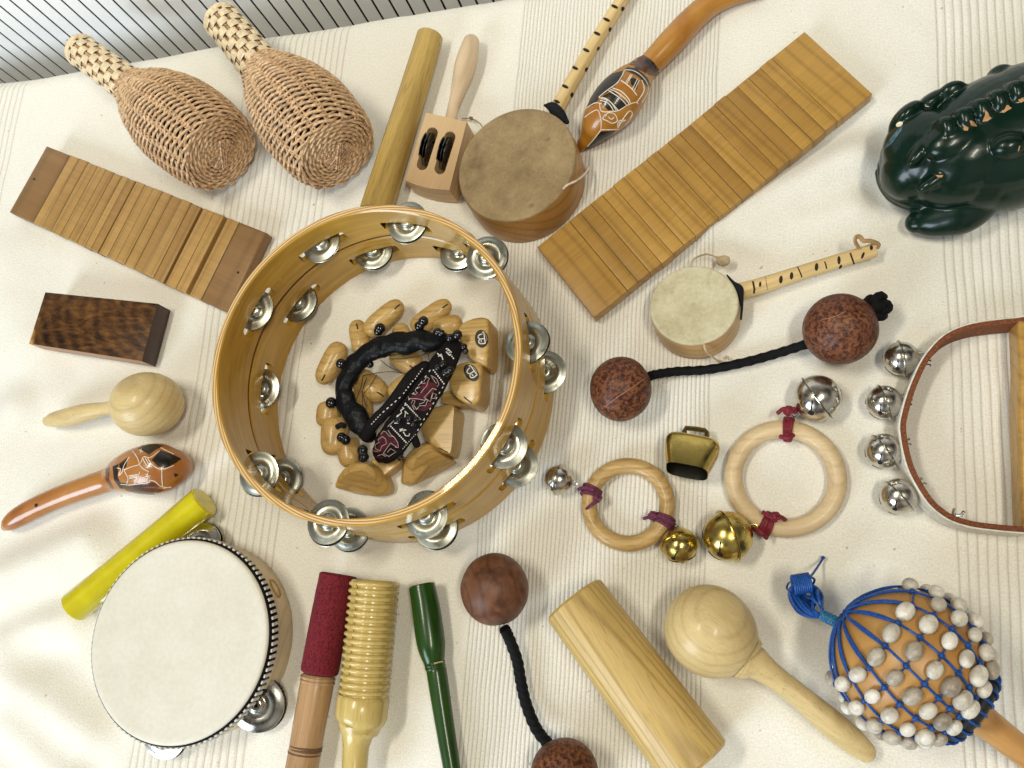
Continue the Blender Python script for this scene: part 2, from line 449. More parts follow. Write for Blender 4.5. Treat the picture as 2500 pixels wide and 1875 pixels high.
u_ = math_(t, 'ADD', sx.outputs[0], math_(t, 'MULTIPLY', math_(t, 'SUBTRACT', wob.outputs[0], .5), .006)); v_ = sx.outputs[1]
mask = None; rib = None
for a, b2, pr in bands:
    lo, hi = min(a, b2), max(a, b2)
    m1 = math_(t, 'MULTIPLY', math_(t, 'GREATER_THAN', u_, lo), math_(t, 'LESS_THAN', u_, hi))
    s1 = math_(t, 'SINE', math_(t, 'MULTIPLY', u_, 2*PI/pr)); r1 = math_(t, 'MULTIPLY', m1, math_(t, 'ADD', math_(t, 'MULTIPLY', s1, .5), .5))
    mask = m1 if mask is None else math_(t, 'MAXIMUM', mask, m1); rib = r1 if rib is None else math_(t, 'ADD', rib, r1)
cu = N(t, 'ShaderNodeCombineXYZ'); t.links.new(math_(t, 'MULTIPLY', u_, 420), cu.inputs[0]); t.links.new(math_(t, 'MULTIPLY', v_, 9), cu.inputs[1])
n1 = noise_(t, cu.outputs[0], 1, 3, .65)                       # uneven thread lines in the ribbed bands
cw = N(t, 'ShaderNodeCombineXYZ'); t.links.new(math_(t, 'MULTIPLY', u_, 900), cw.inputs[0]); t.links.new(math_(t, 'MULTIPLY', v_, 900), cw.inputs[1])
weave = noise_(t, cw.outputs[0], .8, 2, .6)
cwu = N(t, 'ShaderNodeCombineXYZ'); t.links.new(math_(t, 'MULTIPLY', u_, 160), cwu.inputs[0]); t.links.new(math_(t, 'MULTIPLY', v_, 1100), cwu.inputs[1])
slub = noise_(t, cwu.outputs[0], 1, 3, .6)
rib = math_(t, 'POWER', rib, .45); h_rib = math_(t, 'MULTIPLY', rib, math_(t, 'ADD', math_(t, 'MULTIPLY', n1, 1.1), .4))
base = ramp(t, weave, [(.3, (.725, .70, .625)), (.7, (.865, .845, .78))])
base = mixc(t, 1.0, base, ramp(t, slub, [(.3, (.93, .925, .91)), (.7, (1, 1, 1))]), 'MULTIPLY')
line = math_(t, 'MULTIPLY', mask, math_(t, 'SUBTRACT', 1.0, h_rib), clamp=True)
line = ramp(t, line, [(.50, (0, 0, 0)), (.95, (1, 1, 1))])
base = mixc(t, math_(t, 'MULTIPLY', line, .55), base, (.46, .38, .28))
spk = noise_(t, tc.outputs['Object'], 160, 2, .5)
base = mixc(t, ramp(t, spk, [(.745, (0, 0, 0)), (.77, (.55, .55, .55))]), base, (.25, .2, .14))
t.links.new(base, b.inputs['Base Color']); b.inputs['Roughness'].default_value = .9; b.inputs['Specular IOR Level'].default_value = .2
b.inputs['Sheen Weight'].default_value = .15
hh = math_(t, 'ADD', math_(t, 'MULTIPLY', h_rib, 1.0), math_(t, 'MULTIPLY', weave, .5)); hh = math_(t, 'ADD', hh, math_(t, 'MULTIPLY', slub, .25))
bump(t, b, hh, .7, .0010)
cl = obj('tablecloth', mb, mcl, ang=80)
cl['label'] = 'cream woven cotton cloth with ribbed stripes, spread under all the instruments'; cl['category'] = 'tablecloth'

# ------------------------------------------------------------------ jingles
def jingle_mb(mb, c, axis, R, up=1):
    pr = [(.0016, .0030), (.0034, .0034), (.0052, .0026), (.0058, .0008), (.0064, .0004), (R*.50, .0009), (R*.62, .0015), (R*.74, .0013), (R*.84, .0006), (R*.93, .0002), (R*.99, .0), (R, -.0004), (R*.985, -.0006), (R*.93, -.0002), (R*.74, .0008), (R*.5, .0004), (.0052, .0), (.0034, .0026), (.0016, .0024)]
    lathe(mb, c, Vector(axis)*up, pr, 40)
# ------------------------------------------------------------------ big tambourine
S17 = 1659/950
def T(x, y): return (480+x/S17, 450+y/S17)
Ht = .078
topc = [T(*p) for p in ((62, 875), (330, 258), (805, 88), (1130, 185), (1300, 370), (1385, 640), (1310, 985), (1060, 1330), (700, 1470), (310, 1345), (130, 1130), (100, 650))]
ct, Mt = fit_ellipse(topc, Ht)
basec = [T(*p) for p in ((1500, 1180), (1420, 1300), (1130, 1490), (850, 1545), (1532, 940), (1495, 660), (1430, 490))]
tam_wood, t, b = newmat('honey_lacquered_maple')
co_ = coords(t, (22, 22, 260)); n = noise_(t, co_, 1, 5, .6, .3); n2 = noise_(t, coords(t), 11, 4, .6); n3 = noise_(t, coords(t), 45, 4, .7)
col = mixc(t, 1.0, ramp(t, n, [(.3, (.38, .20, .020)), (.7, (.55, .32, .042))]), ramp(t, n2, [(.3, (.80, .74, .62)), (.6, (1, 1, 1))]), 'MULTIPLY')
col = mixc(t, ramp(t, n3, [(.70, (0, 0, 0)), (.74, (.35, .35, .35))]), col, (.86, .68, .36))
t.links.new(col, b.inputs['Base Color']); b.inputs['Roughness'].default_value = .27; b.inputs['Coat Weight'].default_value = .4; bump(t, b, n, .08, .0004)
tam_edge, t, b = newmat('plywood_edge')
tc = N(t, 'ShaderNodeTexCoord'); ln = N(t, 'ShaderNodeVectorMath', operation='LENGTH')
sx = N(t, 'ShaderNodeSeparateXYZ'); cx = N(t, 'ShaderNodeCombineXYZ'); t.links.new(tc.outputs['Object'], sx.inputs[0]); t.links.new(sx.outputs[0], cx.inputs[0]); t.links.new(sx.outputs[1], cx.inputs[1]); t.links.new(cx.outputs[0], ln.inputs[0])
ply = math_(t, 'SINE', math_(t, 'MULTIPLY', ln.outputs['Value'], 2*PI/.0019))
t.links.new(ramp(t, math_(t, 'ADD', math_(t, 'MULTIPLY', ply, .5), .5), [(.1, (.34, .17, .05)), (.5, (.66, .42, .16)), (1, (.72, .50, .22))]), b.inputs['Base Color'])
b.inputs['Roughness'].default_value = .4; b.inputs['Coat Weight'].default_value = .3; bump(t, b, ply, .4, .0005)
cb, Mb_ = Vector((ct[0], ct[1])), Mt
Rm = (abs(np.linalg.det(Mt)))**.5
base_pts = np.array([P(x, y, 0)[:2] for x, y in basec])
shift = np.zeros(2)
for it in range(60):
    d = base_pts-(ct+shift); r = np.linalg.norm(d, axis=1); shift += ((d/r[:, None])*(r-Rm)[:, None]).mean(0)
print('tambourine R', Rm, 'lean', shift)
lean = Vector((shift[0], shift[1]))*.6
cx_t, cy_t = ct[0]+lean.x*.0, ct[1]+lean.y*.0
tam = thing('tambourine', 'large open honey coloured wooden tambourine with two rows of steel jingles', 'tambourine', 900, 900)
tam.location = (cx_t+lean.x, cy_t+lean.y, 0)
FR[tam.name] = Matrix.Translation(tam.location).inverted()
def tamw(th, r, z):                                    # point of the shell; the whole frame leans a little
    k = z/Ht
    return Vector((cx_t+lean.x*(1-k)+math.cos(th)*r, cy_t+lean.y*(1-k)+math.sin(th)*r, z))
def ang_of(px, py, z):
    p = P(px, py, z); k = z/Ht; return math.atan2(p.y-cy_t-lean.y*(1-k), p.x-cx_t-lean.x*(1-k)) % (2*PI)
zU, zL = Ht*.76, Ht*.26
upper = [ang_of(*T(*p), zU) for p in ((887, 165), (530, 262), (262, 540), (262, 1222), (545, 1455), (975, 1425), (1305, 1108), (1410, 665), (1228, 305))]
lower = [ang_of(*T(*p), zL) for p in ((755, 300), (455, 520), (315, 870), (385, 1240), (640, 1500), (1035, 1520), (1400, 1222), (1530, 795), (1110, 295))]
lower.append(ang_of(*T(310, 640), zL)) if False else None
def shell(zlo, zhi, slots, zc, hs, R, th, nseg=480):
    mbw = MB(); halfw = .0225/R
    rows = 6
    prof = []
    for i in range(nseg):
        a = 2*PI*i/nseg; g = 0
        for s in slots:
            d = abs((a-s+PI) % (2*PI)-PI)
            if d < halfw: g = max(g, min(1, math.sqrt(max(0, 1-((d-halfw*.86)/(halfw*.14))**2)) if d > halfw*.86 else 1))
        prof.append(g)
    bv = .0009; vs = []
    for i in range(nseg):
        a = 2*PI*i/nseg; g = max(prof[i], .004)
        for r, zz in ((R, zlo+bv), (R, zc-hs*g), (R, zc+hs*g), (R, zhi-bv), (R-bv, zhi), (R-th+bv, zhi), (R-th, zhi-bv), (R-th, zc+hs*g), (R-th, zc-hs*g), (R-th, zlo+bv), (R-th+bv, zlo), (R-bv, zlo)):
            vs.append(tamw(a, r, zz))
    fs = []; m = 12
    for i in range(nseg):
        j = (i+1) % nseg; open_ = prof[i] > 0 and prof[j] > 0
        for k in range(m):
            k2 = (k+1) % m
            if open_ and k in (1, 7): continue
            fs.append((i*m+k, j*m+k, j*m+k2, i*m+k2))
        if open_:
            fs.append((i*m+1, i*m+8, j*m+8, j*m+1)); fs.append((i*m+2, j*m+2, j*m+7, i*m+7))
    mbw.add(vs, fs); return mbw
zm = Ht*.505
m_u = shell(zm+.0012, Ht, upper, zU-.004, .0052, Rm, .0055); m_l = shell(0, zm-.0012, lower, zL-.001, .0052, Rm, .0055)
m_m = shell(zm-.002, zm+.002, [], zm, .0005, Rm-.0012, .0032, 240)
fo = obj('upper_hoop', m_u, [tam_wood, tam_edge], tam, 40)
for p in fo.data.polygons:
    if p.normal.z > .8 and p.center.z > Ht-.002: p.material_index = 1
obj('lower_hoop', m_l, tam_wood, tam, 40)
obj('groove', m_m, plain('dark_seam', (.13, .05, .02), .6), tam)
JR = .0162
for zz, lst, in ((zU-.004, upper), (zL-.001, lower)):
    for s in lst:
        c = tamw(s, Rm-.00275, zz)
        tl = Vector((rnd()*.24-.12, rnd()*.24-.12, 1)).normalized(); rad_ = Vector((math.cos(s), math.sin(s), 0))
        sg = rad_*((rnd()-.5)*.002)
        for up, dz in ((1, .0012), (-1, -.0016)):
            mbj = MB(); jingle_mb(mbj, c+sg*up+Vector((0, 0, dz)), tl, JR, up)
            obj('jingle', mbj, steel, tam, 50)
        mbp = MB(); sweep(mbp, [c-Vector((0, 0, .011)), c+Vector((0, 0, .011))], .0009, 8); obj('pin', mbp, plain('dark_pin', (.03, .025, .02), .4, bstr=0) if 'dp' not in MATS else MATS['dp'], tam)
        MATS['dp'] = bpy.data.materials['dark_pin']

# ------------------------------------------------------------------ skin drums
def drum(t, contour, H, leanpx, th, skin, hoop, roll=.0015, zlo=.0, overlap=.004, slots=(), nseg=240, bulge=0):
    c, Mx = fit_ellipse(contour, H)
    lean_ = Vector((leanpx[0], leanpx[1])) if leanpx else Vector((0, 0))
    def q(a, k, z):
        d = Mx @ np.array([math.cos(a), math.sin(a)]); f = 1-z/H
        return Vector((c[0]+d[0]*k+lean_.x*f, c[1]+d[1]*k+lean_.y*f, z))
    Rr = abs(np.linalg.det(Mx))**.5; kt = 1-th/Rr
    fr_ = MB(); prof = [(1, zlo+.001), (1+bulge, zlo+(H-zlo)*.33), (1+bulge, zlo+(H-zlo)*.66), (1, H-.0008), (kt, H-.0008), (kt, zlo+.001), (kt+.01, zlo), (.99, zlo)]
    vs = [q(2*PI*i/nseg, k, z) for i in range(nseg) for k, z in prof]; m = len(prof); fs = []
    def inslot(i):
        a = 2*PI*(i+.5)/nseg
        return any(abs((a-s+PI) % (2*PI)-PI) < hw for s, hw in slots)
    for i in range(nseg):
        j = (i+1) % nseg; s = inslot(i)
        for k in range(m):
            if s and k in (1, 4): continue
            fs.append((i*m+k, j*m+k, j*m+(k+1) % m, i*m+(k+1) % m))
    fr_.add(vs, fs)
    obj('hoop', fr_, hoop, t, 40)
    sk = MB(); rings = [(0, .0), (.3, 0), (.6, 0), (.8, 0.0), (.93, .0), (.975, .0003), (.992, -.0002), (1.004, -.0012), (1.006, -.0035)]
    if overlap > .0035: rings.append((1.005, -overlap))
    vs = [q(0, 0, H+.0002)]; 
    for k, dz in rings[1:]: vs += [q(2*PI*i/nseg, k, H)+Vector((0, 0, dz+.0003)) for i in range(nseg)]
    fs = [(0, 1+i, 1+(i+1) % nseg) for i in range(nseg)]
    for r_ in range(len(rings)-2):
        for i in range(nseg):
            a, b = 1+r_*nseg+i, 1+r_*nseg+(i+1) % nseg; fs.append((a, a+nseg, b+nseg, b))
    sk.add(vs, fs); obj('skin', sk, skin, t, 60)
    return q, Rr
def skinmat(name, c1, c2, c3, sc=14, rough=.55, spots=0, fine=.16):
    m, t, b = newmat(name); co_ = coords(t)
    n = noise_(t, co_, sc, 8, .68, .15); n2 = noise_(t, co_, sc*16, 5, .6)
    col = ramp(t, n, [(.30, c1), (.5, c2), (.72, c3)])
    col = mixc(t, 1.0, col, ramp(t, n2, [(.3, (1-fine, 1-fine*1.1, 1-fine*1.3)), (.65, (1, 1, 1))]), 'MULTIPLY')
    if spots:
        v = noise_(t, co_, 75, 1); col = mixc(t, ramp(t, v, [(.70, (0, 0, 0)), (.76, (spots,)*3)]), col, tuple(x*.45 for x in c1))
    t.links.new(col, b.inputs['Base Color']); b.inputs['Roughness'].default_value = rough; bump(t, b, n2, .12, .0005)
    return m
# white headed drum with jingles
s_ = 2.8605
dc = [(200+x/s_, 1280+y/s_) for x, y in ((68, 900), (160, 520), (430, 215), (770, 114), (1015, 190), (1215, 410), (1298, 660), (1288, 900), (1140, 1240), (880, 1468), (640, 1545), (400, 1512), (200, 1345), (95, 1110))]
dt = thing('headed_tambourine', 'white skinned tambourine drum with black and white braid, in the lower left corner', 'tambourine', 450, 1570)
pale = wood('pale_birch', (.68, .52, .30), (.80, .66, .43), .012, .38, .3, fib=.08, along=.4)
c_, M_ = fit_ellipse(dc, .038)
def dang(px, py, z=.018):
    p = P(px, py, z); v = np.linalg.solve(M_, np.array([p.x-c_[0], p.y-c_[1]])); return math.atan2(v[1], v[0])
sl = [(dang(640, 1728, .014), .18), (dang(478, 1325), .18), (dang(380, 1825), .18), (dang(235, 1480), .18)]
q_, Rd = drum(dt, dc, .038, (.0, .0), .005, skinmat('bleached_goatskin', (.62, .59, .50), (.68, .65, .56), (.72, .69, .61), 18, .6, 0, .08), pale, slots=sl, overlap=.003)
mb = MB()
bandp = [q_(2*PI*i/240, 1.010, .03) for i in range(240)]
sweep(mb, bandp, .0034, 8, True, flat=1.15, rfun=None)
# flattened ribbon: rebuild as a thin strip
mb = MB(); vs = []; fs = []
for i in range(240):
    a = 2*PI*i/240
    for k, z in ((1.004, .0368), (1.018, .0362), (1.026, .033), (1.026, .0275), (1.018, .0250), (1.002, .0250)): vs.append(q_(a, k, z))
for i in range(240):
    j = (i+1) % 240
    for k in range(6): fs.append((i*6+k, j*6+k, j*6+(k+1) % 6, i*6+(k+1) % 6))
mb.add(vs, fs); ribbon = obj('braid', mb, plain('black_braid', (.006, .006, .008), .9, spec=.18, nscale=800), dt)
mb = MB()
for i in range(104):
    a = 2*PI*(i+.5)/104
    pA, pB = q_(a-.008, 1.0285, .0350), q_(a+.010, 1.0305, .0278); d = (pB-pA)/2; rr = Vector((math.cos(a), math.sin(a), 0)); s3 = rr.cross(Vector((0, 0, 1)))
    box3(mb, (pA+pB)/2+rr*.0003, d, s3*.0011, rr*.0006)
obj('stitching', mb, plain('white_thread', (.66, .64, .60), .8), ribbon)
for k_, (s, hw) in enumerate(sl):
    d = M_ @ np.array([math.cos(s), math.sin(s)]); c = Vector((c_[0]+d[0]*.97, c_[1]+d[1]*.97, .014))
    rr = Vector((d[0], d[1], 0)).normalized()
    for up, dz in ((1, .0022), (-1, -.0022)):
        mbj = MB(); jingle_mb(mbj, c+Vector((0, 0, dz))+rr*(.002 if k_ == 0 else -.001), Vector((rr.x*.25, rr.y*.25, 1)).normalized(), .0205, up); obj('jingle', mbj, silver, dt, 50)
a = dang(671, 1437, .014)
mb = MB(); pts = [q_(a+.10*math.cos(t_), 1.004, .014+.0045*math.sin(t_)) for t_ in [2*PI*i/24 for i in range(24)]]
sweep(mb, pts, .0007, 6, True); obj('thumb_hole_rim', mb, wood('shaded_birch', (.42, .26, .10), (.55, .36, .15), .01, .5), dt)

# two hide rattle drums on sticks
s_ = 4.485
dc1 = [(1100+x/s_, 230+y/s_) for x, y in ((95, 850), (130, 640), (215, 510), (480, 260), (720, 175), (900, 165), (1090, 210), (1270, 340), (1350, 480), (1370, 680), (1330, 880), (1230, 1060), (1020, 1260), (740, 1390), (500, 1400), (300, 1310), (170, 1160), (110, 1010))]
d1 = thing('hide_drum', 'dark hided pellet drum on a spotted stick beside the large tambourine', 'pellet drum', 1263, 405, 1358, 272)
hoopw = wood('amber_bent_wood', (.34, .16, .04), (.56, .31, .10), .006, .38, .35, fib=.15)
qa, R1 = drum(d1, dc1, .028, (.003, -.006), .005, skinmat('old_goatskin', (.19, .122, .050), (.31, .220, .105), (.42, .31, .16), 34, .55, .45), hoopw, bulge=.015)
s_ = 3.16
dc2 = [(1300+x/s_, 500+y/s_) for x, y in ((905, 770), (940, 650), (1020, 560), (1120, 500), (1260, 475), (1400, 495), (1500, 560), (1570, 660), (1595, 780), (1560, 890), (1460, 1000), (1370, 1060), (1250, 1088), (1120, 1070), (1010, 1000), (930, 890))]
d2 = thing('hide_drum', 'small pale hided pellet drum on a scorched stick below the long slatted block', 'pellet drum', 1697, 750, 1809, 715)
hoop2 = wood('tan_bent_wood', (.46, .25, .10), (.68, .44, .20), .006, .4, .2, fib=.1)
qb, R2 = drum(d2, dc2, .023, (.001, -.004), .004, skinmat('pale_goatskin', (.40, .34, .20), (.56, .51, .34), (.66, .61, .44), 26, .5, .25), hoop2, bulge=.02)
stick_m = wood('peeled_stick', (.62, .40, .14), (.86, .66, .34), .008, .5, fib=.15)
char = plain('charred_mark', (.025, .012, .006), .7, nscale=500)
blackcloth = plain('black_cloth', (.012, .014, .018), .85, spec=.18, nscale=600, bstr=.4)
gut = plain('gut_string', (.55, .42, .26), .6, nscale=500)
def stick(t, path, marks, z0, z1):
    mb = MB(); sweep_px(mb, path, 20, 'flat', 6, z0=z0, z1=z1)
    s = obj('stick', mb, stick_m, t)
    b = mb.bvh(); md = MB()
    for x, y, rx, ry, an in marks:
        md = MB(); decal(md, b, oval(x, y, rx, ry, an, 10), .00025, 2)
        if md.v: obj('scorch_mark', md, char, s)
    return s, b
m1 = [(1200+x/3.16, y/3.16) for x, y in ((950, 52), (1012, 70), (888, 153), (915, 230), (815, 260), (826, 380), (730, 388), (643, 525), (733, 540), (568, 668), (620, 733), (502, 783), (541, 865))]
stick(d1, [(1356, 276, 37), (1400, 195, 36), (1450, 108, 34), (1500, 30, 33), (1545, -45, 33)], [(x, y, (9 if i not in (1, 3, 5, 8, 10, 12) else 4.5), 4 if i not in (1, 3, 5, 8, 10, 12) else 6.5, .45 if i not in (1, 3, 5, 8, 10, 12) else 0) for i, (x, y) in enumerate(m1)], .013, .009)
s2, b2_ = stick(d2, [(1806, 712, 42), (1860, 697, 40), (1950, 668, 37), (2040, 640, 36), (2135, 611, 36)], [(1300+x/3.16, 500+y/3.16, rx, ry, .1) for x, y, rx, ry in ((1614, 652, 3.5, 6.5), (1756, 614, 3, 6.5), (1916, 577, 4.5, 9.5), (1998, 548, 4.2, 9), (2191, 480, 4.5, 9.5), (2000, 612, 3, 2))]+[(1850+x/3.16, 500+y/3.16, rx, ry, an) for x, y, rx, ry, an in ((626, 428, 4, 10, 0), (637, 478, 3, 6, .5), (810, 390, 3, 9, .4), (876, 332, 4, 6, 0))], .011, .010)
md = MB()
for pts, wd in (([(1300+x/3.16, 500+y/3.16) for x, y in ((1700, 592), (1712, 650), (1704, 712))], 5), ([(1300+x/3.16, 500+y/3.16) for x, y in ((1798, 560), (1817, 680))], 1.5), ([(1300+x/3.16, 500+y/3.16) for x, y in ((2045, 480), (2068, 530), (2087, 588))], 3.5),
                ([(1850+x/3.16, 500+y/3.16) for x, y in ((505, 412), (525, 465), (537, 522))], 3.5), ([(1850+x/3.16, 500+y/3.16) for x, y in ((705, 345), (722, 400), (742, 455))], 4.5)):
    md = MB(); stroke(md, b2_, pts, wd)
    if md.v: obj('scorch_ring', md, char, s2)
mb = MB(); sweep_px(mb, [(1330, 257, 6), (1348, 262, 26), (1366, 280, 30), (1384, 298, 12)], 16, 'round', 6, z0=.020, z1=.020); obj('cloth_binding', mb, blackcloth, d1)
mb = MB(); sweep_px(mb, [(1775, 672, 4), (1790, 690, 9), (1803, 705, 22), (1808, 722, 15), (1811, 750, 7), (1809, 779, 5)], 16, 'round', 6, z0=.017, z1=.017); obj('cloth_binding', mb, blackcloth, d2)
def string_(t, pts, r=.0006, bead=None, mat=gut, knot=None):
    mb = MB(); q = spline(pts, 6); sweep(mb, [P(p[0], p[1], p[2]) for p in q], r, 8); s = obj('string', mb, mat, t)
    if bead is not None:
        mb = MB(); c = P(bead[0], bead[1], bead[2]); ellipsoid(mb, c, (bead[3]*1.2, bead[3], bead[3]), nu=14, nv=10, fn=lambda d: 1+.15*noise.noise(d*2.3)); obj('pellet', mb, plain('wax_pellet', (.50, .40, .24), .6), t)
    if knot:
        mb = MB()
        for k in range(4):
            a0 = rnd()*6.28; x, y, z = knot
            sweep(mb, [P(x+4*math.cos(a0+i*1.3), y+4*math.sin(a0+i*1.7), z+.0015*math.sin(i)) for i in range(5)], .0005, 6)
        obj('knot', mb, mat, t)
string_(d1, [(1375, 461, .029), (1385, 452, .031), (1408, 441, .027), (1425, 428, .018), (1437, 413, .010)], .0009, knot=(1436, 411, .007), mat=plain('pale_gut', (.72, .60, .46), .5))
string_(d1, [(1128, 289, .004), (1140, 289, .004), (1152, 290, .005), (1170, 300, .008), (1178, 312, .018)], .0004, knot=(1150, 289, .005), mat=plain('brown_twine', (.25, .17, .09), .8))
string_(d2, [(1684, 651, .024), (1688, 640, .025), (1699, 629, .022), (1721, 621, .012), (1737, 623, .007), (1752, 630, .005)], .0007, bead=(1766, 637, .006, .0042), knot=(1752, 630, .005))
string_(d2, [(1719, 842, .024), (1723, 855, .022), (1735, 868, .014), (1752, 880, .006), (1766, 883, .004)], .0008, knot=(1775, 873, .005))
mb = MB(); q = spline([(2096, 604, .018), (2088, 590, .024), (2090, 578, .026), (2100, 579, .024), (2108, 588, .022), (2122, 588, .020), (2136, 592, .017), (2146, 598, .012), (2142, 607, .010)], 6)
sweep(mb, [P(*p) for p in q], .0016, 8, flat=.6); obj('leather_loop', mb, plain('tan_leather', (.42, .26, .12), .6), d2)

# ------------------------------------------------------------------ slatted blocks
def lerp(a, b, t): return a+(b-a)*t
def plates(t, TL, TR, BR, BL, cuts, z, mat, jig=.0008, z0=.001, gapw=.00012, endmat=None, bev=.0007, ends=(0,), gaps={}):
    TL, TR, BR, BL = [P(*p, z) for p in (TL, TR, BR, BL)]
    fr_ = []
    for c in cuts:
        p = P(c[0], c[1], z); d = BR-BL; fr_.append((p-BL).dot(d)/d.dot(d))
    fr_ = [0]+fr_+[1]
    for i in range(len(fr_)-1):
        f0, f1 = fr_[i], fr_[i+1]-gaps.get(i, 0); j = (rnd()-.5)*2*jig if 0 < i < len(fr_)-2 else 0
        dd = (TL-BL).normalized()*j; g = (BR-BL).normalized()*gapw
        o = [lerp(BL, BR, f0)+dd+g, lerp(BL, BR, f1)+dd-g, lerp(TL, TR, f1)+dd-g, lerp(TL, TR, f0)+dd+g]
        mb = MB(); big = i in (0, len(fr_)-2)
        slab(mb, o, z0, z+(rnd()-.5)*.0006*(0 if big else 1), .0022 if (big and endmat) else bev, 3)
        obj('end_block' if big else 'slat', mb, endmat if (big and endmat) else mat, t, 30)
    mb = MB(); o = [lerp(BL, BR, .03)+(TL-BL)*.3, lerp(BL, BR, .97)+(TL-BL)*.3, lerp(BL, BR, .97)+(TL-BL)*.34, lerp(BL, BR, .03)+(TL-BL)*.34]
beech = wood('oiled_beech', (.37, .215, .075), (.56, .35, .13), .010, .42, .1, along=1.0, fib=.16, vary=True, vamt=.22, rot=(0, 0, PI/2), bstr=.2, ring_dist=1.5)
teak = wood('waxed_alder', (.37, .195, .042), (.60, .36, .095), .011, .38, .15, along=1.0, fib=.18, vary=True, vamt=.34, rot=(0, 0, PI/2), bstr=.25, ring_dist=1.5)
endw = wood('brown_end_block', (.24, .135, .055), (.34, .20, .085), .02, .5, .05, along=1.0, fib=.14, rot=(0, 0, PI/2), ring_dist=1.5)
bl = thing('slatted_clapper', 'short slatted wooden block with rounded brown ends, touching the large tambourine at left', 'wooden clapper', 21, 517, 555, 762)
s_ = 3.16
cutsL = [((253)/s_, 480+200/s_)]+[(x/s_, 480+y/s_) for x, y in ((322, 232), (388, 265), (458, 300), (522, 332), (584, 362), (645, 390), (692, 413), (752, 440), (822, 470), (888, 497), (960, 522), (1035, 552), (1110, 590), (1182, 625), (1276, 665), (1360, 702), (1462, 748), (1545, 800))]
plates(bl, (112, 355), (649, 567), (555, 762), (21, 517), cutsL, .0135, beech, .0004, endmat=endw, bev=.0011, gaps={15: .010, 17: .014, 8: .003, 9: .002})
mb = MB()
for px, py in ((83, 437), (581, 665)):
    c = P(px, py, .0172); lathe(mb, c, (0, 0, 1), [(0, 0), (.0011, 0), (.0012, -.0004)], 14)
for k, (px, py) in enumerate(((83, 437), (581, 665))):
    m1_ = MB(); c = P(px, py, .01375); lathe(m1_, c, (0, 0, 1), [(.0001, 0), (.0011, 0), (.0012, -.0005)], 14); obj('nail_hole', m1_, black_hole, bl)
br = thing('slatted_clapper', 'long golden slatted wooden block lying diagonally above the small pale hide drum', 'wooden clapper', 1450, 775, 2130, 228)
cutsR = []
N18 = 19
xs = [(1300+x/3.16, 500+y/3.16) for x, y in ((720, 648), (805, 582), (893, 508), (985, 440), (1073, 368), (1160, 300), (1250, 230), (1345, 160), (1432, 92), (1520, 25))]
xs += [(1800+x/2.766, y/2.766) for x, y in ((30, 1345), (105, 1280), (190, 1210), (275, 1143), (355, 1080), (435, 1013), (510, 950), (592, 880), (672, 812))]
x2 = []
for p in xs:
    if not x2 or p[0]-x2[-1][0] > 14: x2.append(p)
plates(br, (1311, 603), (1964.5, 77), (2129.7, 228), (1450, 775), x2, .0125, teak, .0004, bev=.0005)

# ------------------------------------------------------------------ dark rosewood block
rose, t, b = newmat('figured_rosewood')
co_ = coords(t, (1, 1, 1)); wv = N(t, 'ShaderNodeTexWave', wave_type='RINGS', rings_direction='SPHERICAL'); mp2 = coords(t, (1.0, 1.7, 1.0), (-.185, -.075, 0))
t.links.new(mp2, wv.inputs['Vector']); wv.inputs['Scale'].default_value = 23; wv.inputs['Distortion'].default_value = 4.5; wv.inputs['Detail'].default_value = 7; wv.inputs['Detail Scale'].default_value = 2.6; wv.inputs['Detail Roughness'].default_value = .72
n = noise_(t, coords(t, (150, 500, 500)), 1, 4, .7)
col = ramp(t, wv.outputs['Fac'], [(0, (.012, .005, .003)), (.3, (.055, .022, .007)), (.65, (.12, .050, .013)), (1, (.18, .085, .022))])
nf = noise_(t, coords(t, (22, 70, 70), (0, 0, 0), (0, 0, .5)), 1, 7, .68, 2.2)
col = mixc(t, .68, col, ramp(t, nf, [(.36, (.016, .007, .004)), (.46, (.070, .028, .008)), (.56, (.14, .060, .015)), (.7, (.24, .115, .030))]))
col = mixc(t, 1.0, col, ramp(t, n, [(.35, (.55, .5, .5)), (.65, (1, 1, 1))]), 'MULTIPLY')
ge = N(t, 'ShaderNodeNewGeometry'); sx = N(t, 'ShaderNodeSeparateXYZ'); t.links.new(coords(t), sx.inputs[0])
ed = math_(t, 'ADD', math_(t, 'MULTIPLY', math_(t, 'SUBTRACT', sx.outputs[0], .014), -1), math_(t, 'MULTIPLY', noise_(t, coords(t), 120, 3), .016))
ed = math_(t, 'ADD', ed, math_(t, 'MULTIPLY', math_(t, 'ABSOLUTE', math_(t, 'SUBTRACT', sx.outputs[1], .036)), .45))
col = mixc(t, ramp(t, math_(t, 'ADD', ed, .5), [(.5125, (0, 0, 0)), (.516, (1, 1, 1))]), col, (.50, .27, .08))
t.links.new(col, b.inputs['Base Color']); b.inputs['Roughness'].default_value = .42; b.inputs['Specular IOR Level'].default_value = .25; bump(t, b, n, .2, .0004)
zr = .019
mb = MB(); slab(mb, outl([(110, 713), (384.5, 741), (346.5, 882), (70, 839)], zr), .0005, zr, .0006, 2)
rw = single('wood_block', mb, rose, 'small dark brown figured rosewood block on the left side of the cloth', 'wood block', 70, 839, 346, 882, ang=30)
mdark = plain('dark_end_grain', (.040, .014, .008), .3, coat=.3); mside = wood('pale_sapwood', (.34, .17, .09), (.50, .29, .17), .01, .4)
rw.data.materials.append(mdark); rw.data.materials.append(mside)
for p in rw.data.polygons:
    if p.normal.x > .8: p.material_index = 1
    elif p.normal.y < -.8 or p.normal.y > .8: p.material_index = 2

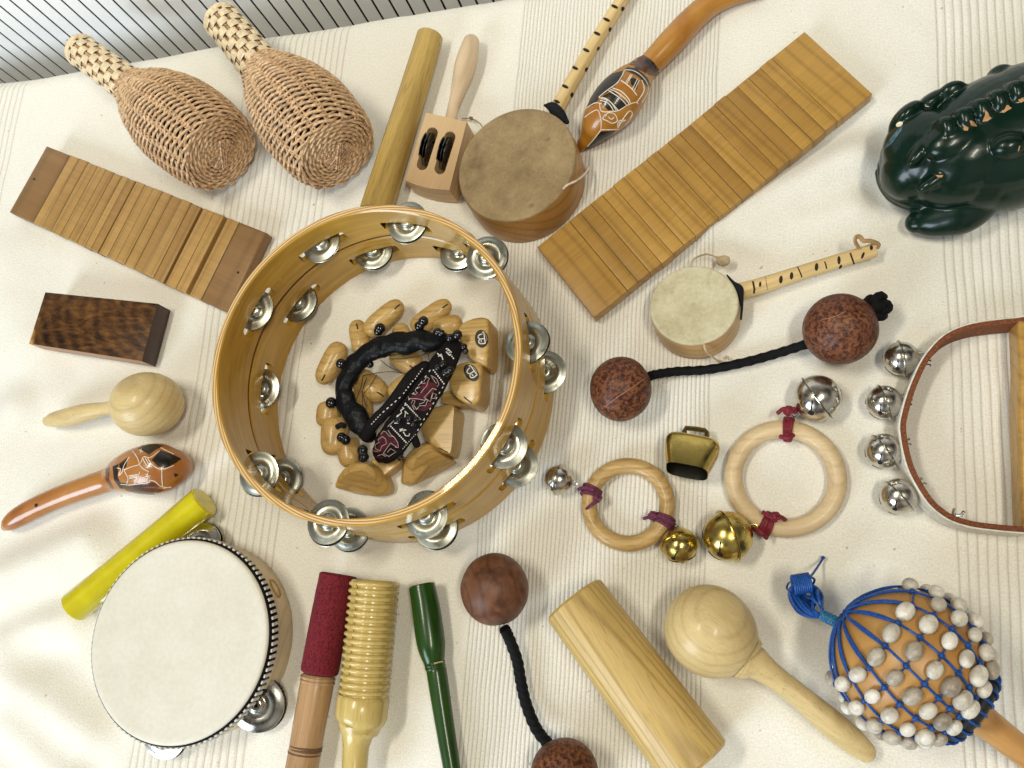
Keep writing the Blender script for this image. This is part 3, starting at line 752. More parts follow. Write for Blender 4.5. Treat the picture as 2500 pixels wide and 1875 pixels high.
# ------------------------------------------------------------------ turned and plain wooden sticks
maple = wood('blond_maple', (.56, .40, .17), (.78, .62, .33), .0062, .42, .2, (0, .035, .02), .30, .12, sharp=.36, pores=.3, ring_dist=1.2)
maple_h = wood('blond_maple_handle', (.62, .45, .20), (.78, .62, .33), .012, .42, .2, (0, .05, .05), .04, .12, sharp=.3, pores=.5, ring_dist=.6)
ash = wood('lacquered_ash', (.58, .39, .13), (.74, .54, .215), .0030, .42, .12, (0, .005, .06), .05, .16, sharp=.95, pores=.5, ring_dist=1.6)
bamboo = wood('yellow_bamboo', (.44, .28, .065), (.66, .47, .155), .012, .42, .2, (0, .03, .03), .1, .22, pores=.6)
limew = wood('white_lime', (.62, .46, .28), (.78, .61, .42), .01, .45, .1, fib=.08)
# small blond egg maraca
eg = thing('egg_maraca', 'small blond wooden egg maraca with a short handle, below the dark block', 'maraca', 116, 1028, 440, 970)
mb = MB(); sweep_px(mb, [(118, 1028, 26), (135, 1024, 38), (170, 1018, 46), (205, 1008, 44), (240, 1001, 36), (262, 997, 32), (285, 992, 40)], 28, 'round', 6, z0=.009, z1=.026); obj('handle', mb, maple_h, eg)
mb = MB(); c = P(357, 987, .029); rx = W(357, 987, 182, .029, 0)/2
ellipsoid(mb, c, (rx, rx*.86, rx*.88), Matrix.Rotation(.1, 3, 'Z'), 40, 28, lambda d: 1-.05*d.x*d.x*(1 if d.x < 0 else 0)); obj('head', mb, maple, eg)
# large blond maraca bottom right
lm = thing('maraca', 'large blond wooden maraca with a long turned handle, right of the thick wooden tube', 'maraca', 1737, 1543, 2136, 1852)
pth = []
for tt in (-.999, -.985, -.94, -.86, -.74, -.58, -.38, -.15, .1, .33, .53, .70, .81, .87):
    pth.append((1737+.785*121*tt, 1543+.62*121*tt, max(3, 218*math.sqrt(1-tt*tt)*(1-.03*tt))))
kh = len(pth)-1; pth += [(1843, 1618, 84), (1868, 1636, 68), (1900, 1660, 60), (1945, 1695, 60), (1990, 1733, 66), (2040, 1775, 71), (2085, 1812, 66), (2112, 1834, 54)]
dm = MB(); lpts, lrr = sweep_px(dm, pth, 8, 'flat', 6, z0=.036, z1=.011)
mb = MB(); sweep(mb, lpts[:kh*6+1], lrr[:kh*6+1], 48); obj('head', mb, maple, lm, 60); bh = mb.bvh()
mb = MB(); sweep(mb, lpts[kh*6:], lrr[kh*6:], 40, cap='round'); obj('handle', mb, maple_h, lm, 60)
sm = MB(); stroke(sm, bh, [(1785, 1655), (1803, 1640), (1830, 1604), (1851, 1566)], 1.6, smooth=True); obj('seam', sm, plain('seam_line', (.25, .16, .07), .6), lm)
# thick ash tube
tb = thing('wooden_tube', 'thick pale ash wood tube beside the large maraca, cut by the lower edge', 'shaker', 1398, 1464, 1640, 1860)
mb = MB(); sweep_px(mb, [(1404, 1468, 164), (1698, 1864, 186)], 8*6, 'flat', 10, smooth=False, z0=.025, z1=.025, rfun=lambda i, a: 1/ max(.0001, math.cos(((a+.2) % (PI/4))-PI/8))*.955 if False else 1-.012*math.cos(8*(a+.25)))
obj('body', mb, ash, tb)
# upper bamboo rod
rd_ = thing('wooden_rod', 'thick golden wooden rod between the woven maracas and the jingle block', 'wooden rod', 1055, 75, 916, 494)
mb = MB(); sweep_px(mb, [(1050, 88, 64), (990, 286, 72), (918, 515, 80)], 36, 'flat', 10, z0=.014, z1=.014); obj('body', mb, bamboo, rd_)
# yellow stick
ym, t, b = newmat('yellow_paint'); co_ = coords(t); n = noise_(t, co_, 60, 4)
t.links.new(ramp(t, n, [(.3, (.50, .42, .004)), (.7, (.60, .53, .008))]), b.inputs['Base Color']); b.inputs['Roughness'].default_value = .2; b.inputs['Coat Weight'].default_value = .7
bump(t, b, noise_(t, coords(t, (8, 60, 60)), 1, 5), .5, .0012)
ys = thing('yellow_stick', 'glossy yellow painted wooden stick above the white headed drum', 'claves stick', 177, 1487, 506, 1218)
mb = MB(); sweep_px(mb, [(182, 1482, 78), (350, 1345, 76), (498, 1224, 80)], 30, 'flat', 10, z0=.0145, z1=.0145); obj('body', mb, ym, ys)
# red felt stick
rs_ = thing('felt_beater', 'turned wooden beater wrapped in dark red felt, resting against the ridged scraper', 'beater', 826, 1404, 725, 1930)
redm = plain('red_felt', (.17, .012, .022), .95, nscale=700, namt=.35, bstr=.8, bscale=900)
turned = wood('turned_sheesham', (.36, .20, .09), (.58, .37, .20), .008, .38, .25, (0, .012, .03), .2, .2, pores=.5)
mb = MB(); sweep_px(mb, [(777, 1650, 80), (770, 1690, 82), (757, 1760, 80), (747, 1816, 79), (738, 1868, 80), (727, 1935, 84)], 32, 'flat', 8, z0=.0165, z1=.0165)
obj('handle', mb, turned, rs_)
for (x, y, w_) in ((776, 1655, 86), (775, 1664, 85), (747, 1822, 80.5), (746, 1829, 80.5), (743, 1838, 80.5)):
    mb = MB(); ww = W(x, y, w_, .0165, .15)/2; d = (P(727, 1935, .0165)-P(777, 1650, .0165)).normalized()
    lathe(mb, P(x, y, .0165), d, [(ww*.97, -.0009), (ww*1.0, -.0004), (ww*1.0, .0004), (ww*.97, .0009)], 32); obj('turned_ring', mb, turned if w_ > 84 else plain('burnt_ring', (.14, .07, .03), .5), rs_)
mb = MB(); sweep_px(mb, [(826, 1406, 92), (803, 1520, 93), (780, 1640, 92)], 36, 'flat', 10, z0=.0172, z1=.0172, rfun=lambda i, a: 1+.012*noise.noise(Vector((i*.6, math.cos(a)*3, math.sin(a)*3)))); obj('felt_sleeve', mb, redm, rs_)
# ridged scraper
gs = thing('ridged_scraper', 'pale wooden scraper with carved ridges and a turned handle at the bottom edge', 'guiro', 917, 1418, 862, 1930)
pine = wood('lacquered_pine', (.50, .34, .085), (.76, .60, .24), .009, .28, .5, (0, .012, .035), .1, .14, pores=.35)
A_, B_ = (915, 1422), (888, 1700); pa = []; NR = 16
for i in range(NR):
    f0 = i/NR
    for df, wv_ in ((0.0, .95), (.12, .985), (.30, 1.0), (.48, .985), (.60, .94), (.68, .89), (.94, .89)):
        f = f0+df/NR; pa.append((A_[0]+(B_[0]-A_[0])*f, A_[1]+(B_[1]-A_[1])*f, (124+2*f)*wv_))
pa += [(888, 1700, 122), (887, 1706, 127), (882, 1750, 127), (880, 1762, 118), (879, 1767, 106), (878.4, 1768, 101), (878, 1769, 101), (877.6, 1770, 104), (876, 1778, 98), (872, 1800, 74), (869, 1825, 64), (866, 1870, 62), (862, 1935, 68)]
mb = MB(); sweep_px(mb, pa, 40, 'flat', 2, smooth=False, z0=.0200, z1=.0200); obj('body', mb, pine, gs, 50)
sb = mb.bvh(); sm = MB()
for i in range(13):
    f = (i+.3)/NR; x = A_[0]+(B_[0]-A_[0])*f-43; y = A_[1]+(B_[1]-A_[1])*f
    stroke(sm, sb, [(x+1, y-6), (x-1.5, y), (x+1, y+6), (x+2, y+11)], 1.8, lift=0)
obj('crack', sm, plain('crack_line', (.25, .15, .04), .7), gs)
# green stick
grm, t, b = newmat('green_lacquer'); n = noise_(t, coords(t, (25, 300, 300)), 1, 4, .6)
t.links.new(ramp(t, n, [(.3, (.006, .030, .002)), (.7, (.016, .062, .004))]), b.inputs['Base Color']); b.inputs['Roughness'].default_value = .3; b.inputs['Coat Weight'].default_value = .3; b.inputs['Coat Roughness'].default_value = .15; b.inputs['Specular IOR Level'].default_value = .3
gk = thing('green_striker', 'slim dark green lacquered turned stick with a waisted ring', 'drumstick', 1030, 1427, 1112, 1930)
mb = MB(); sweep_px(mb, [(1030, 1430, 64), (1040, 1485, 69), (1047, 1535, 71), (1053, 1575, 69), (1057, 1600, 60), (1060, 1618, 50), (1061.5, 1622, 53), (1062.5, 1626, 49), (1063.5, 1630, 52), (1064.5, 1634, 48), (1066, 1640, 50), (1075, 1700, 49), (1089, 1790, 46), (1103, 1875, 43), (1112, 1935, 41)], 32, 'flat', 4, z0=.013, z1=.010); obj('body', mb, grm, gk)
bb = mb.bvh(); sm = MB(); stroke(sm, bb, [(1060, 1620), (1070, 1617), (1081, 1615)], 3.2, lift=.0001); obj('worn_ring', sm, maple, gk)
# framed jingle block with handle
jb = thing('jingle_block', 'pale beech block rattle with two slots of metal jingles and a tapered handle', 'jingle rattle', 1043, 370, 1151, 95)
zb = .024; o = spline([(988.6, 440), (1020, 453), (1058, 461), (1097, 464)], 4)
topo = [P(1040, 275, zb), P(1139.5, 297, zb)]+[P(p[0], p[1], zb) for p in reversed(o)]
cen = sum(topo, Vector())/len(topo)
# block built as a frame round two stadium slots
slots_px = [((1055.5, 324), (1031, 402)), ((1098.5, 334), (1074, 412))]
def stadium(a, b, w_, n=8):
    an = math.atan2(b[1]-a[1], b[0]-a[0]); out = []
    for i in range(n+1): t_ = an+PI/2+PI*i/n; out.append((a[0]+w_/2*math.cos(t_), a[1]+w_/2*math.sin(t_)))
    for i in range(n+1): t_ = an-PI/2+PI*i/n; out.append((b[0]+w_/2*math.cos(t_), b[1]+w_/2*math.sin(t_)))
    return out
mb = MB()
from mathutils.geometry import tessellate_polygon
holes = [[P(x, y, zb) for x, y in stadium(a, b, 27)] for a, b in slots_px]
loops = [topo]+holes; tri = tessellate_polygon([[Vector((v.x, v.y, 0)) for v in l] for l in loops]); allv = [v for l in loops for v in l]
top_v = [Vector((v.x, v.y, zb)) for v in allv]; bot_v = [Vector((v.x, v.y, .001)) for v in allv]; nn_ = len(allv)
fs = [tuple(f) for f in tri]+[tuple(i+nn_ for i in reversed(f)) for f in tri]; k0_ = 0
for l in loops:
    for i in range(len(l)):
        j = (i+1) % len(l); fs.append((k0_+i, k0_+j, k0_+j+nn_, k0_+i+nn_))
    k0_ += len(l)
mb.add(top_v+bot_v, fs)
obj('frame', mb, wood('planed_beech', (.56, .36, .18), (.74, .53, .31), .008, .42, .1, rot=(0, 0, PI/2), fib=.1), jb, 25)
for a, b in slots_px:
    pa_, pb_ = P(*a, .017), P(*b, .017); ax_ = (pb_-pa_); L = ax_.length; side = ax_.normalized().cross(Vector((0, 0, 1)))
    for k, off in ((0, -.0022), (1, .0008), (0, .0034)):
        mbj = MB(); c = (pa_+pb_)/2+side*off+Vector((0, 0, -.001)); ax2 = (side+Vector((0, 0, .22))).normalized()
        jingle_mb(mbj, c, ax2, .0136, 1 if k else -1); obj('jingle', mbj, metal('dark_chrome', (.16, .16, .17), .12) if 'dc' not in MATS else MATS['dc'], jb, 50); MATS['dc'] = bpy.data.materials['dark_chrome']
mb = MB(); sweep_px(mb, [(1102, 290, 30), (1107, 262, 28), (1117, 228, 34), (1128, 190, 47), (1136, 160, 52), (1144, 130, 49), (1150, 105, 41)], 28, 'round', 6, z0=.013, z1=.012); obj('handle', mb, limew, jb)

# ------------------------------------------------------------------ asalato ball shakers
ballm, t, b = newmat('mottled_nutshell'); co_ = coords(t); n = noise_(t, co_, 380, 4, .62, .2); n2 = noise_(t, co_, 60, 3)
v = N(t, 'ShaderNodeTexVoronoi', feature='DISTANCE_TO_EDGE'); v.inputs['Scale'].default_value = 110; t.links.new(co_, v.inputs['Vector'])
col = ramp(t, n, [(.38, (.040, .012, .007)), (.47, (.10, .032, .016)), (.55, (.20, .075, .032)), (.75, (.27, .11, .048))])
col = mixc(t, 1.0, col, ramp(t, n2, [(.35, (.62, .5, .5)), (.65, (1, 1, 1))]), 'MULTIPLY')
col = mixc(t, ramp(t, v.outputs[0], [(0, (.16, .16, .16)), (.035, (0, 0, 0))]), col, (.40, .20, .11))
t.links.new(col, b.inputs['Base Color']); b.inputs['Roughness'].default_value = .48; b.inputs['Specular IOR Level'].default_value = .3; bump(t, b, n, .25, .0005)
nutm, t, b = newmat('ribbed_nutshell'); tc = N(t, 'ShaderNodeTexCoord'); n = noise_(t, coords(t, (30, 30, 30)), 1.5, 6, .6, 1); wv = N(t, 'ShaderNodeTexWave', wave_type='BANDS', bands_direction='Y'); t.links.new(coords(t), wv.inputs['Vector']); wv.inputs['Scale'].default_value = 28; wv.inputs['Distortion'].default_value = 8; wv.inputs['Detail'].default_value = 4
col = ramp(t, n, [(.34, (.055, .020, .010)), (.5, (.13, .052, .026)), (.72, (.21, .095, .05))]); col = mixc(t, 1.0, col, ramp(t, wv.outputs['Fac'], [(0, (.72, .68, .66)), (.3, (1, 1, 1))]), 'MULTIPLY')
t.links.new(col, b.inputs['Base Color']); b.inputs['Roughness'].default_value = .46; b.inputs['Specular IOR Level'].default_value = .3; bump(t, b, n, .3, .0006)
cordm = plain('black_cord', (.003, .0035, .005), .7, spec=.18, nscale=900, bstr=.6)
def cord(mb, path, w_, z0, z1, twist=1):
    q = spline(path, 14); n = len(q); pts = [P(p[0], p[1], p[2]) for p in q]
    r = W(path[0][0], path[0][1], w_, z0)/2
    sweep(mb, pts, r, 16, cap='flat', rfun=lambda i, a: 1+.10*math.sin(a*4+i*1.3))
def ball(t, x, y, w_, h_=None, mat=None, tear=None):
    h_ = h_ or w_; z = .025
    for _ in range(4): z = W(x, y, (w_+h_)/2*.98, z, PI/4)/2
    rx = W(x, y, w_*.925, z, 0)/2; ry = W(x, y, h_*.985, z, PI/2)/2
    mb = MB(); fn = lambda d: 1+.022*noise.noise(d*1.6+Vector((x*.01, 0, 0)))
    if tear:
        td = Vector((tear[0], tear[1], -.1)).normalized(); fn = lambda d: 1+.02*noise.noise(d*1.8)+.16*max(0, d.dot(td)-.55)**1.5*3.2
    ellipsoid(mb, P(x, y, z), (rx, ry, (rx+ry)/2), None, 44, 30, fn); obj('ball', mb, mat or ballm, t); return z, mb
as1 = thing('ball_shaker', 'two mottled red brown balls joined by a knotted black cord, right of the tambourine', 'ball shaker', 1515, 950, 2052, 804)
z1_, bm1 = ball(as1, 1515, 950, 162, 161); z2_, bm2 = ball(as1, 2051, 804, 191, 177)
mb = MB(); cord(mb, [(1582, 921, .012), (1596, 915, .010), (1650, 907, .007), (1730, 902, .0065), (1820, 884, .007), (1900, 862, .008), (1975, 838, .014)], 22, .010, .01); obj('cord', mb, cordm, as1)
mb = MB(); kc = P(2137, 752, .026)
for k in range(5): 
    a0 = k*1.256; c = kc+Vector((math.cos(a0)*.0035, math.sin(a0)*.0035, .002*math.sin(k*2)))
    sweep(mb, [c+Matrix.Rotation(k*.9, 3, Vector((.3, .5, 1)).normalized()) @ Vector((.0050*math.cos(u*.6), .0032*math.sin(u*.6), .0028*math.sin(u*.3+k))) for u in range(11)], .0030, 10, True)
ellipsoid(mb, kc+Vector((0, 0, .003)), (.0058, .0056, .005)); obj('knot', mb, cordm, as1)
sm = MB(); stroke(sm, bm1.bvh(), [(1478, 992), (1510, 968), (1545, 945), (1577, 922)], 1.8, smooth=True); stroke(sm, bm2.bvh(), [(2010, 780), (2040, 772), (2065, 760)], 1.5, smooth=True); obj('seam', sm, plain('shell_seam', (.42, .2, .10), .6), as1)
as2 = thing('ball_shaker', 'pair of ribbed brown nutshell balls on a curved black cord at the bottom edge', 'ball shaker', 1208, 1440, 1378, 1895)
tv = P(1228, 1550, .02)-P(1208, 1440, .02)
ball(as2, 1208, 1438, 180, 176, nutm, tear=(tv.x, tv.y)); ball(as2, 1379, 1894, 182, 178, ballm)
mb = MB(); cord(mb, [(1232, 1535, .016), (1242, 1556, .011), (1262, 1610, .007), (1272, 1665, .006), (1285, 1720, .006), (1310, 1780, .008), (1345, 1824, .014), (1352, 1834, .017)], 27, .012, .01); obj('cord', mb, cordm, as2)

# ------------------------------------------------------------------ bells, rings, strap
def frame3(px, py, dx, dy, up=0.0):                    # world direction seen along (dx,dy) px, tipped up by 'up'
    d = P(px+dx, py+dy, .02)-P(px, py, .02); d.normalize(); return Vector((d.x, d.y, up)).normalized()
def bell(t, x, y, w_, axis, mat, slotside=1, name='bell', zc=None, slots=2, lift=0):
    z = .012
    for _ in range(4): z = W(x, y, w_, z, PI/4)/2
    r = z; c = P(x, y, z+lift); mb = MB(); pr = [(max(r*math.sin(PI*i/28), 1e-4), -r*math.cos(PI*i/28)) for i in range(29)]
    pr = [q for q in pr if q[1] < -r*.05]+[(r*1.0, -r*.045), (r*.985, -r*.05), (r*1.09, -r*.045), (r*1.10, -r*.02), (r*1.05, 0), (r*1.10, r*.02), (r*1.09, r*.045), (r*.985, r*.05), (r*1.0, r*.045)]+[q for q in pr if q[1] > r*.05]
    lathe(mb, c, axis, pr, 44); bo = obj(name, mb, mat, t, 40)
    ax = Vector(axis).normalized(); u = (Vector((0, 0, 1))-ax*ax.z); u = u.normalized() if u.length > .05 else Vector((1, 0, 0)); v = ax.cross(u)
    mb = MB()
    for s3 in ((v*.72-u*.30), (-u*.75), (-v*.85-u*.35)):
        d = (ax*.62*slotside+s3).normalized(); e = (ax*slotside-d*ax.dot(d)*slotside).normalized(); g = d.cross(e)
        lathe(mb, c+d*r*.985, d, [(.0001, r*.02), (r*.12, r*.012), (r*.13, -r*.05)], 14)
        q = [(c+(d*math.cos(k*.13)+e*math.sin(k*.13)).normalized()*r*1.001) for k in range(6)]
        sweep(mb, q, r*.035, 6, flat=.6)
    d = (frame3(x, y, -12, 30, 0)*.80+Vector((0, 0, .52))).normalized(); d = (d-ax*d.dot(ax)*.0).normalized(); e = (ax*(.3 if d.dot(ax) < 0 else -.3)+Vector((0, 0, -1))).cross(d).cross(d).normalized()
    lathe(mb, c+d*r*.985, d, [(.0001, r*.03), (r*.13, r*.02), (r*.14, -r*.05)], 14)
    sweep(mb, [(c+(d*math.cos(k*.12)+e*math.sin(k*.12)).normalized()*r*1.001) for k in range(6)], r*.035, 6)
    obj('sound_slot', mb, black_hole, bo)
    mb = MB(); sgn = -slotside; lc = c+ax*sgn*r*1.10
    side = ax.cross(Vector((0, 0, 1))).normalized()
    sweep(mb, [lc+ax*(math.cos(a_r)*r*.20)+side*(math.sin(a_r)*r*.14) for a_r in [2*PI*k/14 for k in range(14)]], r*.045, 8, True)
    obj('wire_loop', mb, mat, bo)
    return c, r
cb_t = thing('cowbell', 'tiny polished brass cowbell between the two wooden rings', 'bell', 1690, 1120, 1715, 1010)
# brass cowbell body: oval cross-section loft from shoulders to the mouth
s_ = 8.295
def Cb(x, y): return (1600+x/s_, 1000+y/s_)
mb = MB(); vs = []; fs = []
up_ = P(*Cb(800, 480), .01)-P(*Cb(640, 1330), .01); up_.z = 0; Lc = up_.length; up_.normalize(); sd_ = Vector((up_.y, -up_.x, 0))
bc = P(*Cb(650, 1290), .017)
hw = W(1690, 1100, 100, .01)/2; 
prof_c = [(0, 1.0, .0125), (.12, 1.05, .0125), (.35, 1.18, .0122), (.60, 1.30, .0114), (.78, 1.32, .0104), (.90, 1.24, .0090), (.96, 1.12, .0074), (1.0, .96, .0050)]
nseg = 40; CT = .25; CZ = .0085
def cbp(hh, kx, kz, a, inner=0):
    ex_ = .55; ca, sa = math.cos(a), math.sin(a); x_ = abs(ca)**ex_*(1 if ca > 0 else -1); z_ = abs(sa)**ex_*(1 if sa > 0 else -1)
    tilt = .0008
    H_ = hh*Lc*.86; Z_ = z_*(kz-inner); ct_, st_ = math.cos(CT), math.sin(CT)
    return bc+up_*(H_*ct_+Z_*st_)+sd_*(x_*(hw*1.0*kx-inner))+Vector((0, 0, Z_*ct_-H_*st_+CZ))
for hh, kx, kz in prof_c:
    for j in range(nseg): vs.append(cbp(hh, kx*.98, kz*.98, 2*PI*j/nseg))
for i in range(len(prof_c)-1):
    for j in range(nseg): a, b = i*nseg+j, i*nseg+(j+1) % nseg; fs.append((a, b, b+nseg, a+nseg))
fs.append(tuple((len(prof_c)-1)*nseg+j for j in range(nseg)))
mb.add(vs, fs)
cbo = obj('body', mb, brass, cb_t, 50)
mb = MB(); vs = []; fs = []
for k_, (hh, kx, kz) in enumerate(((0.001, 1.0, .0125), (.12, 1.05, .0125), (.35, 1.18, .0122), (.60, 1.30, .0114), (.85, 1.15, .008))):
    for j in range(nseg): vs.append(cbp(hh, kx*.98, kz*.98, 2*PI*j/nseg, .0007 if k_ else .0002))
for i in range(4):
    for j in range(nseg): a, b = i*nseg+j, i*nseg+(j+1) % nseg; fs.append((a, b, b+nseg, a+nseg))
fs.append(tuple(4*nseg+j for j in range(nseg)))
mb.add(vs, fs); obj('inside', mb, plain('near_black_inside', (.012, .010, .006), .35, bstr=0), cb_t)  # inner wall of the bell, coloured near-black
mb = MB(); lp = [P(*Cb(*p), .013) for p in ((585, 600), (590, 440), (620, 375), (800, 390), (1000, 420), (1045, 470), (1045, 620))]
sweep(mb, lp, .0018, 8, flat=2.0); obj('hanger', mb, metal('dark_brass', (.30, .22, .08), .25), cb_t)
# wooden rings
ringw = wood('beech_ring', (.50, .31, .12), (.66, .45, .19), .0045, .4, .2, (0, .03, .05), .6, .28, pores=.5, sharp=.7)
ringp = wood('pale_beech_ring', (.64, .46, .25), (.78, .61, .38), .006, .42, .15, (0, .03, .05), .6, .14, pores=.25, sharp=.35)
purple = plain('purple_suede', (.15, .035, .07), .85, nscale=600, namt=.3, bstr=.4)
wine = plain('wine_cord', (.20, .014, .028), .6, nscale=600, namt=.3, bstr=.4)
def ring(t, outer, inner, z, mat):
    c, Mo = fit_ellipse(outer, z); c2, Mi = fit_ellipse(inner, z); Ro, Ri = abs(np.linalg.det(Mo))**.5, abs(np.linalg.det(Mi))**.5
    R, r = (Ro+Ri)/2, (Ro-Ri)/2; mb = MB(); cc = (c+c2)/2
    sweep(mb, [Vector((cc[0]+R*math.cos(a), cc[1]+R*math.sin(a), r)) for a in [2*PI*i/96 for i in range(96)]], r, 26, True)
    obj('ring', mb, mat, t); return Vector((cc[0], cc[1], r)), R, r
def wrap(t, C, R, r, px, py, mat, nw=6, spread=.30, tail=None, scale=1.0):
    p = P(px, py, r); a = math.atan2(p.y-C.y, p.x-C.x); mb = MB()
    for k in range(nw):
        aa = a+(k-(nw-1)/2)*spread/nw*.55; skew = (rnd()-.5)*.5
        c = Vector((C.x+R*math.cos(aa), C.y+R*math.sin(aa), C.z)); rd = Vector((math.cos(aa), math.sin(aa), 0)); tn = Vector((-rd.y, rd.x, 0))
        w2 = r+.0010*scale
        sweep(mb, [c+rd*(w2*math.cos(u))+Vector((0, 0, w2*math.sin(u)))+tn*(skew*.004*math.sin(u)) for u in [2*PI*i/22 for i in range(22)]], .00115*scale, 8, True)
    rd = Vector((math.cos(a), math.sin(a), 0))
    if tail:
        for tl in tail:
            q = spline([(x, y, z) for x, y, z in tl], 5); sweep(mb, [P(*u) for u in q], .0012*scale, 8)
        kx, ky, kz = tail[0][0]; 
        for k in range(3): sweep(mb, [P(kx, ky, kz)+Matrix.Rotation(k*1.1, 3, Vector((.5, .3, 1)).normalized()) @ Vector((.0026*math.cos(u*.7), .0016*math.sin(u*.7), .001*math.sin(u))) for u in range(9)], .0011*scale, 8, True)
    obj('cord_binding', mb, mat, t)
def circ_px(cx, cy, rx, ry, n=16): return [(cx+rx*math.cos(2*PI*i/n), cy+ry*math.sin(2*PI*i/n)) for i in range(n)]
r1 = thing('bell_ring', 'smaller wooden ring with two bells tied on with purple cord, left of the cowbell', 'bell ring', 1533, 1230)
s_ = 3.687
C1, RR1, rr1 = ring(r1, [(1300+x/s_, 950+y/s_) for x, y in ((428, 1010), (500, 790), (640, 670), (860, 612), (1100, 700), (1230, 830), (1298, 1040), (1260, 1200), (1150, 1340), (860, 1465), (620, 1370), (490, 1210))],
    [(1300+x/s_, 950+y/s_) for x, y in ((570, 1050), (640, 870), (760, 780), (880, 757), (1030, 830), (1110, 930), (1137, 1080), (1080, 1220), (1000, 1290), (880, 1312), (720, 1270), (610, 1180))], .008, ringw)
wrap(r1, C1, RR1, rr1, 1440, 1200, purple, 7, .42, [[(1459, 1216, .014), (1455, 1226, .015), (1440, 1235, .013), (1432, 1243, .010)], [(1455, 1200, .015), (1464, 1213, .013)], [(1412, 1195, .010), (1430, 1190, .016), (1450, 1196, .017)]])
wrap(r1, C1, RR1, rr1, 1620, 1272, purple, 7, .42, [[(1593, 1259, .013), (1585, 1262, .013), (1572, 1266, .010)], [(1590, 1256, .016), (1606, 1262, .017)], [(1648, 1281, .008), (1630, 1268, .016), (1606, 1258, .016)]])
bell(r1, 1364, 1171, 71, frame3(1364, 1171, -40, -9, -.05), silver)
bell(r1, 1659, 1331, 87, frame3(1659, 1331, 8, 40, .55), brass)
r2 = thing('bell_ring', 'larger pale wooden ring with two big bells tied on with red cord', 'bell ring', 1918, 1170)
s_ = 2.949
C2, RR2, rr2 = ring(r2, [(1750+x/s_, 880+y/s_) for x, y in ((55, 830), (160, 560), (300, 450), (500, 412), (700, 470), (850, 610), (935, 840), (880, 1060), (720, 1220), (500, 1287), (250, 1200), (110, 1020))],
    [(1750+x/s_, 880+y/s_) for x, y in ((192, 830), (250, 670), (350, 580), (480, 545), (620, 580), (740, 690), (797, 850), (760, 990), (660, 1100), (500, 1150), (340, 1100), (235, 990))], .009, ringp)
wrap(r2, C2, RR2, rr2, 1925, 1040, wine, 6, .26, [[(1925, 1003, .018), (1913, 998, .018), (1898, 1009, .015)], [(1925, 1003, .018), (1938, 998, .018), (1943, 1008, .015)], [(1904, 1065, .016), (1922, 1070, .018), (1938, 1062, .016)]], 1.25)
wrap(r2, C2, RR2, rr2, 1870, 1283, wine, 6, .30, [[(1893, 1262, .018), (1906, 1262, .017), (1917, 1269, .013)], [(1862, 1250, .017), (1880, 1262, .019), (1893, 1262, .018)], [(1838, 1291, .010), (1858, 1300, .017), (1872, 1314, .013)]], 1.25)
bell(r2, 1995, 972, 113, frame3(1995, 972, 48, -30, .22), silver, slotside=1)
bell(r2, 1777, 1309, 120, frame3(1777, 1309, -50, 18, .25), brass, slotside=1)
# bell strap with wooden handle
st = thing('bell_strap', 'curved brown and white leather strap with four silver bells, at the right edge', 'sleigh bells', 2300, 1040)
s_ = 2.86
cps = [(2150+x/s_, 750+y/s_) for x, y in ((1010, 82), (950, 92), (820, 105), (690, 123), (600, 145), (520, 175), (440, 225), (360, 310), (300, 400), (245, 520), (205, 630), (175, 740), (160, 830), (170, 930), (195, 1050), (230, 1150), (290, 1260), (360, 1360), (440, 1430), (520, 1475), (640, 1510), (780, 1530), (920, 1543), (1010, 1550))]
Hs = .023; q = spline(cps, 6); pts = [P(p[0], p[1], Hs) for p in q]
def strip(pts, off0, off1, z0, z1, lean=0):
    _, fr_ = frames([Vector((p.x, p.y, 0)) for p in pts]); mb = MB(); vs = []; fs = []
    for p, (t_, u, v) in zip(pts, fr_):
        nrm = Vector((t_.y, -t_.x, 0))
        for o_, z in ((off0, z0+.0004), (off0, z1-.0004), (off0+.0003, z1), (off1-.0003, z1), (off1, z1-.0004), (off1, z0+.0004)):
            vs.append(Vector((p.x, p.y, 0))+nrm*o_+Vector((0, 0, z)))
    m = 6
    for i in range(len(pts)-1):
        for k in range(m): a = i*m+k; b = i*m+(k+1) % m; fs.append((a, b, b+m, a+m))
    fs += [tuple(range(m)), tuple((len(pts)-1)*m+k for k in range(m))[::-1]]
    mb.add(vs, fs); return mb
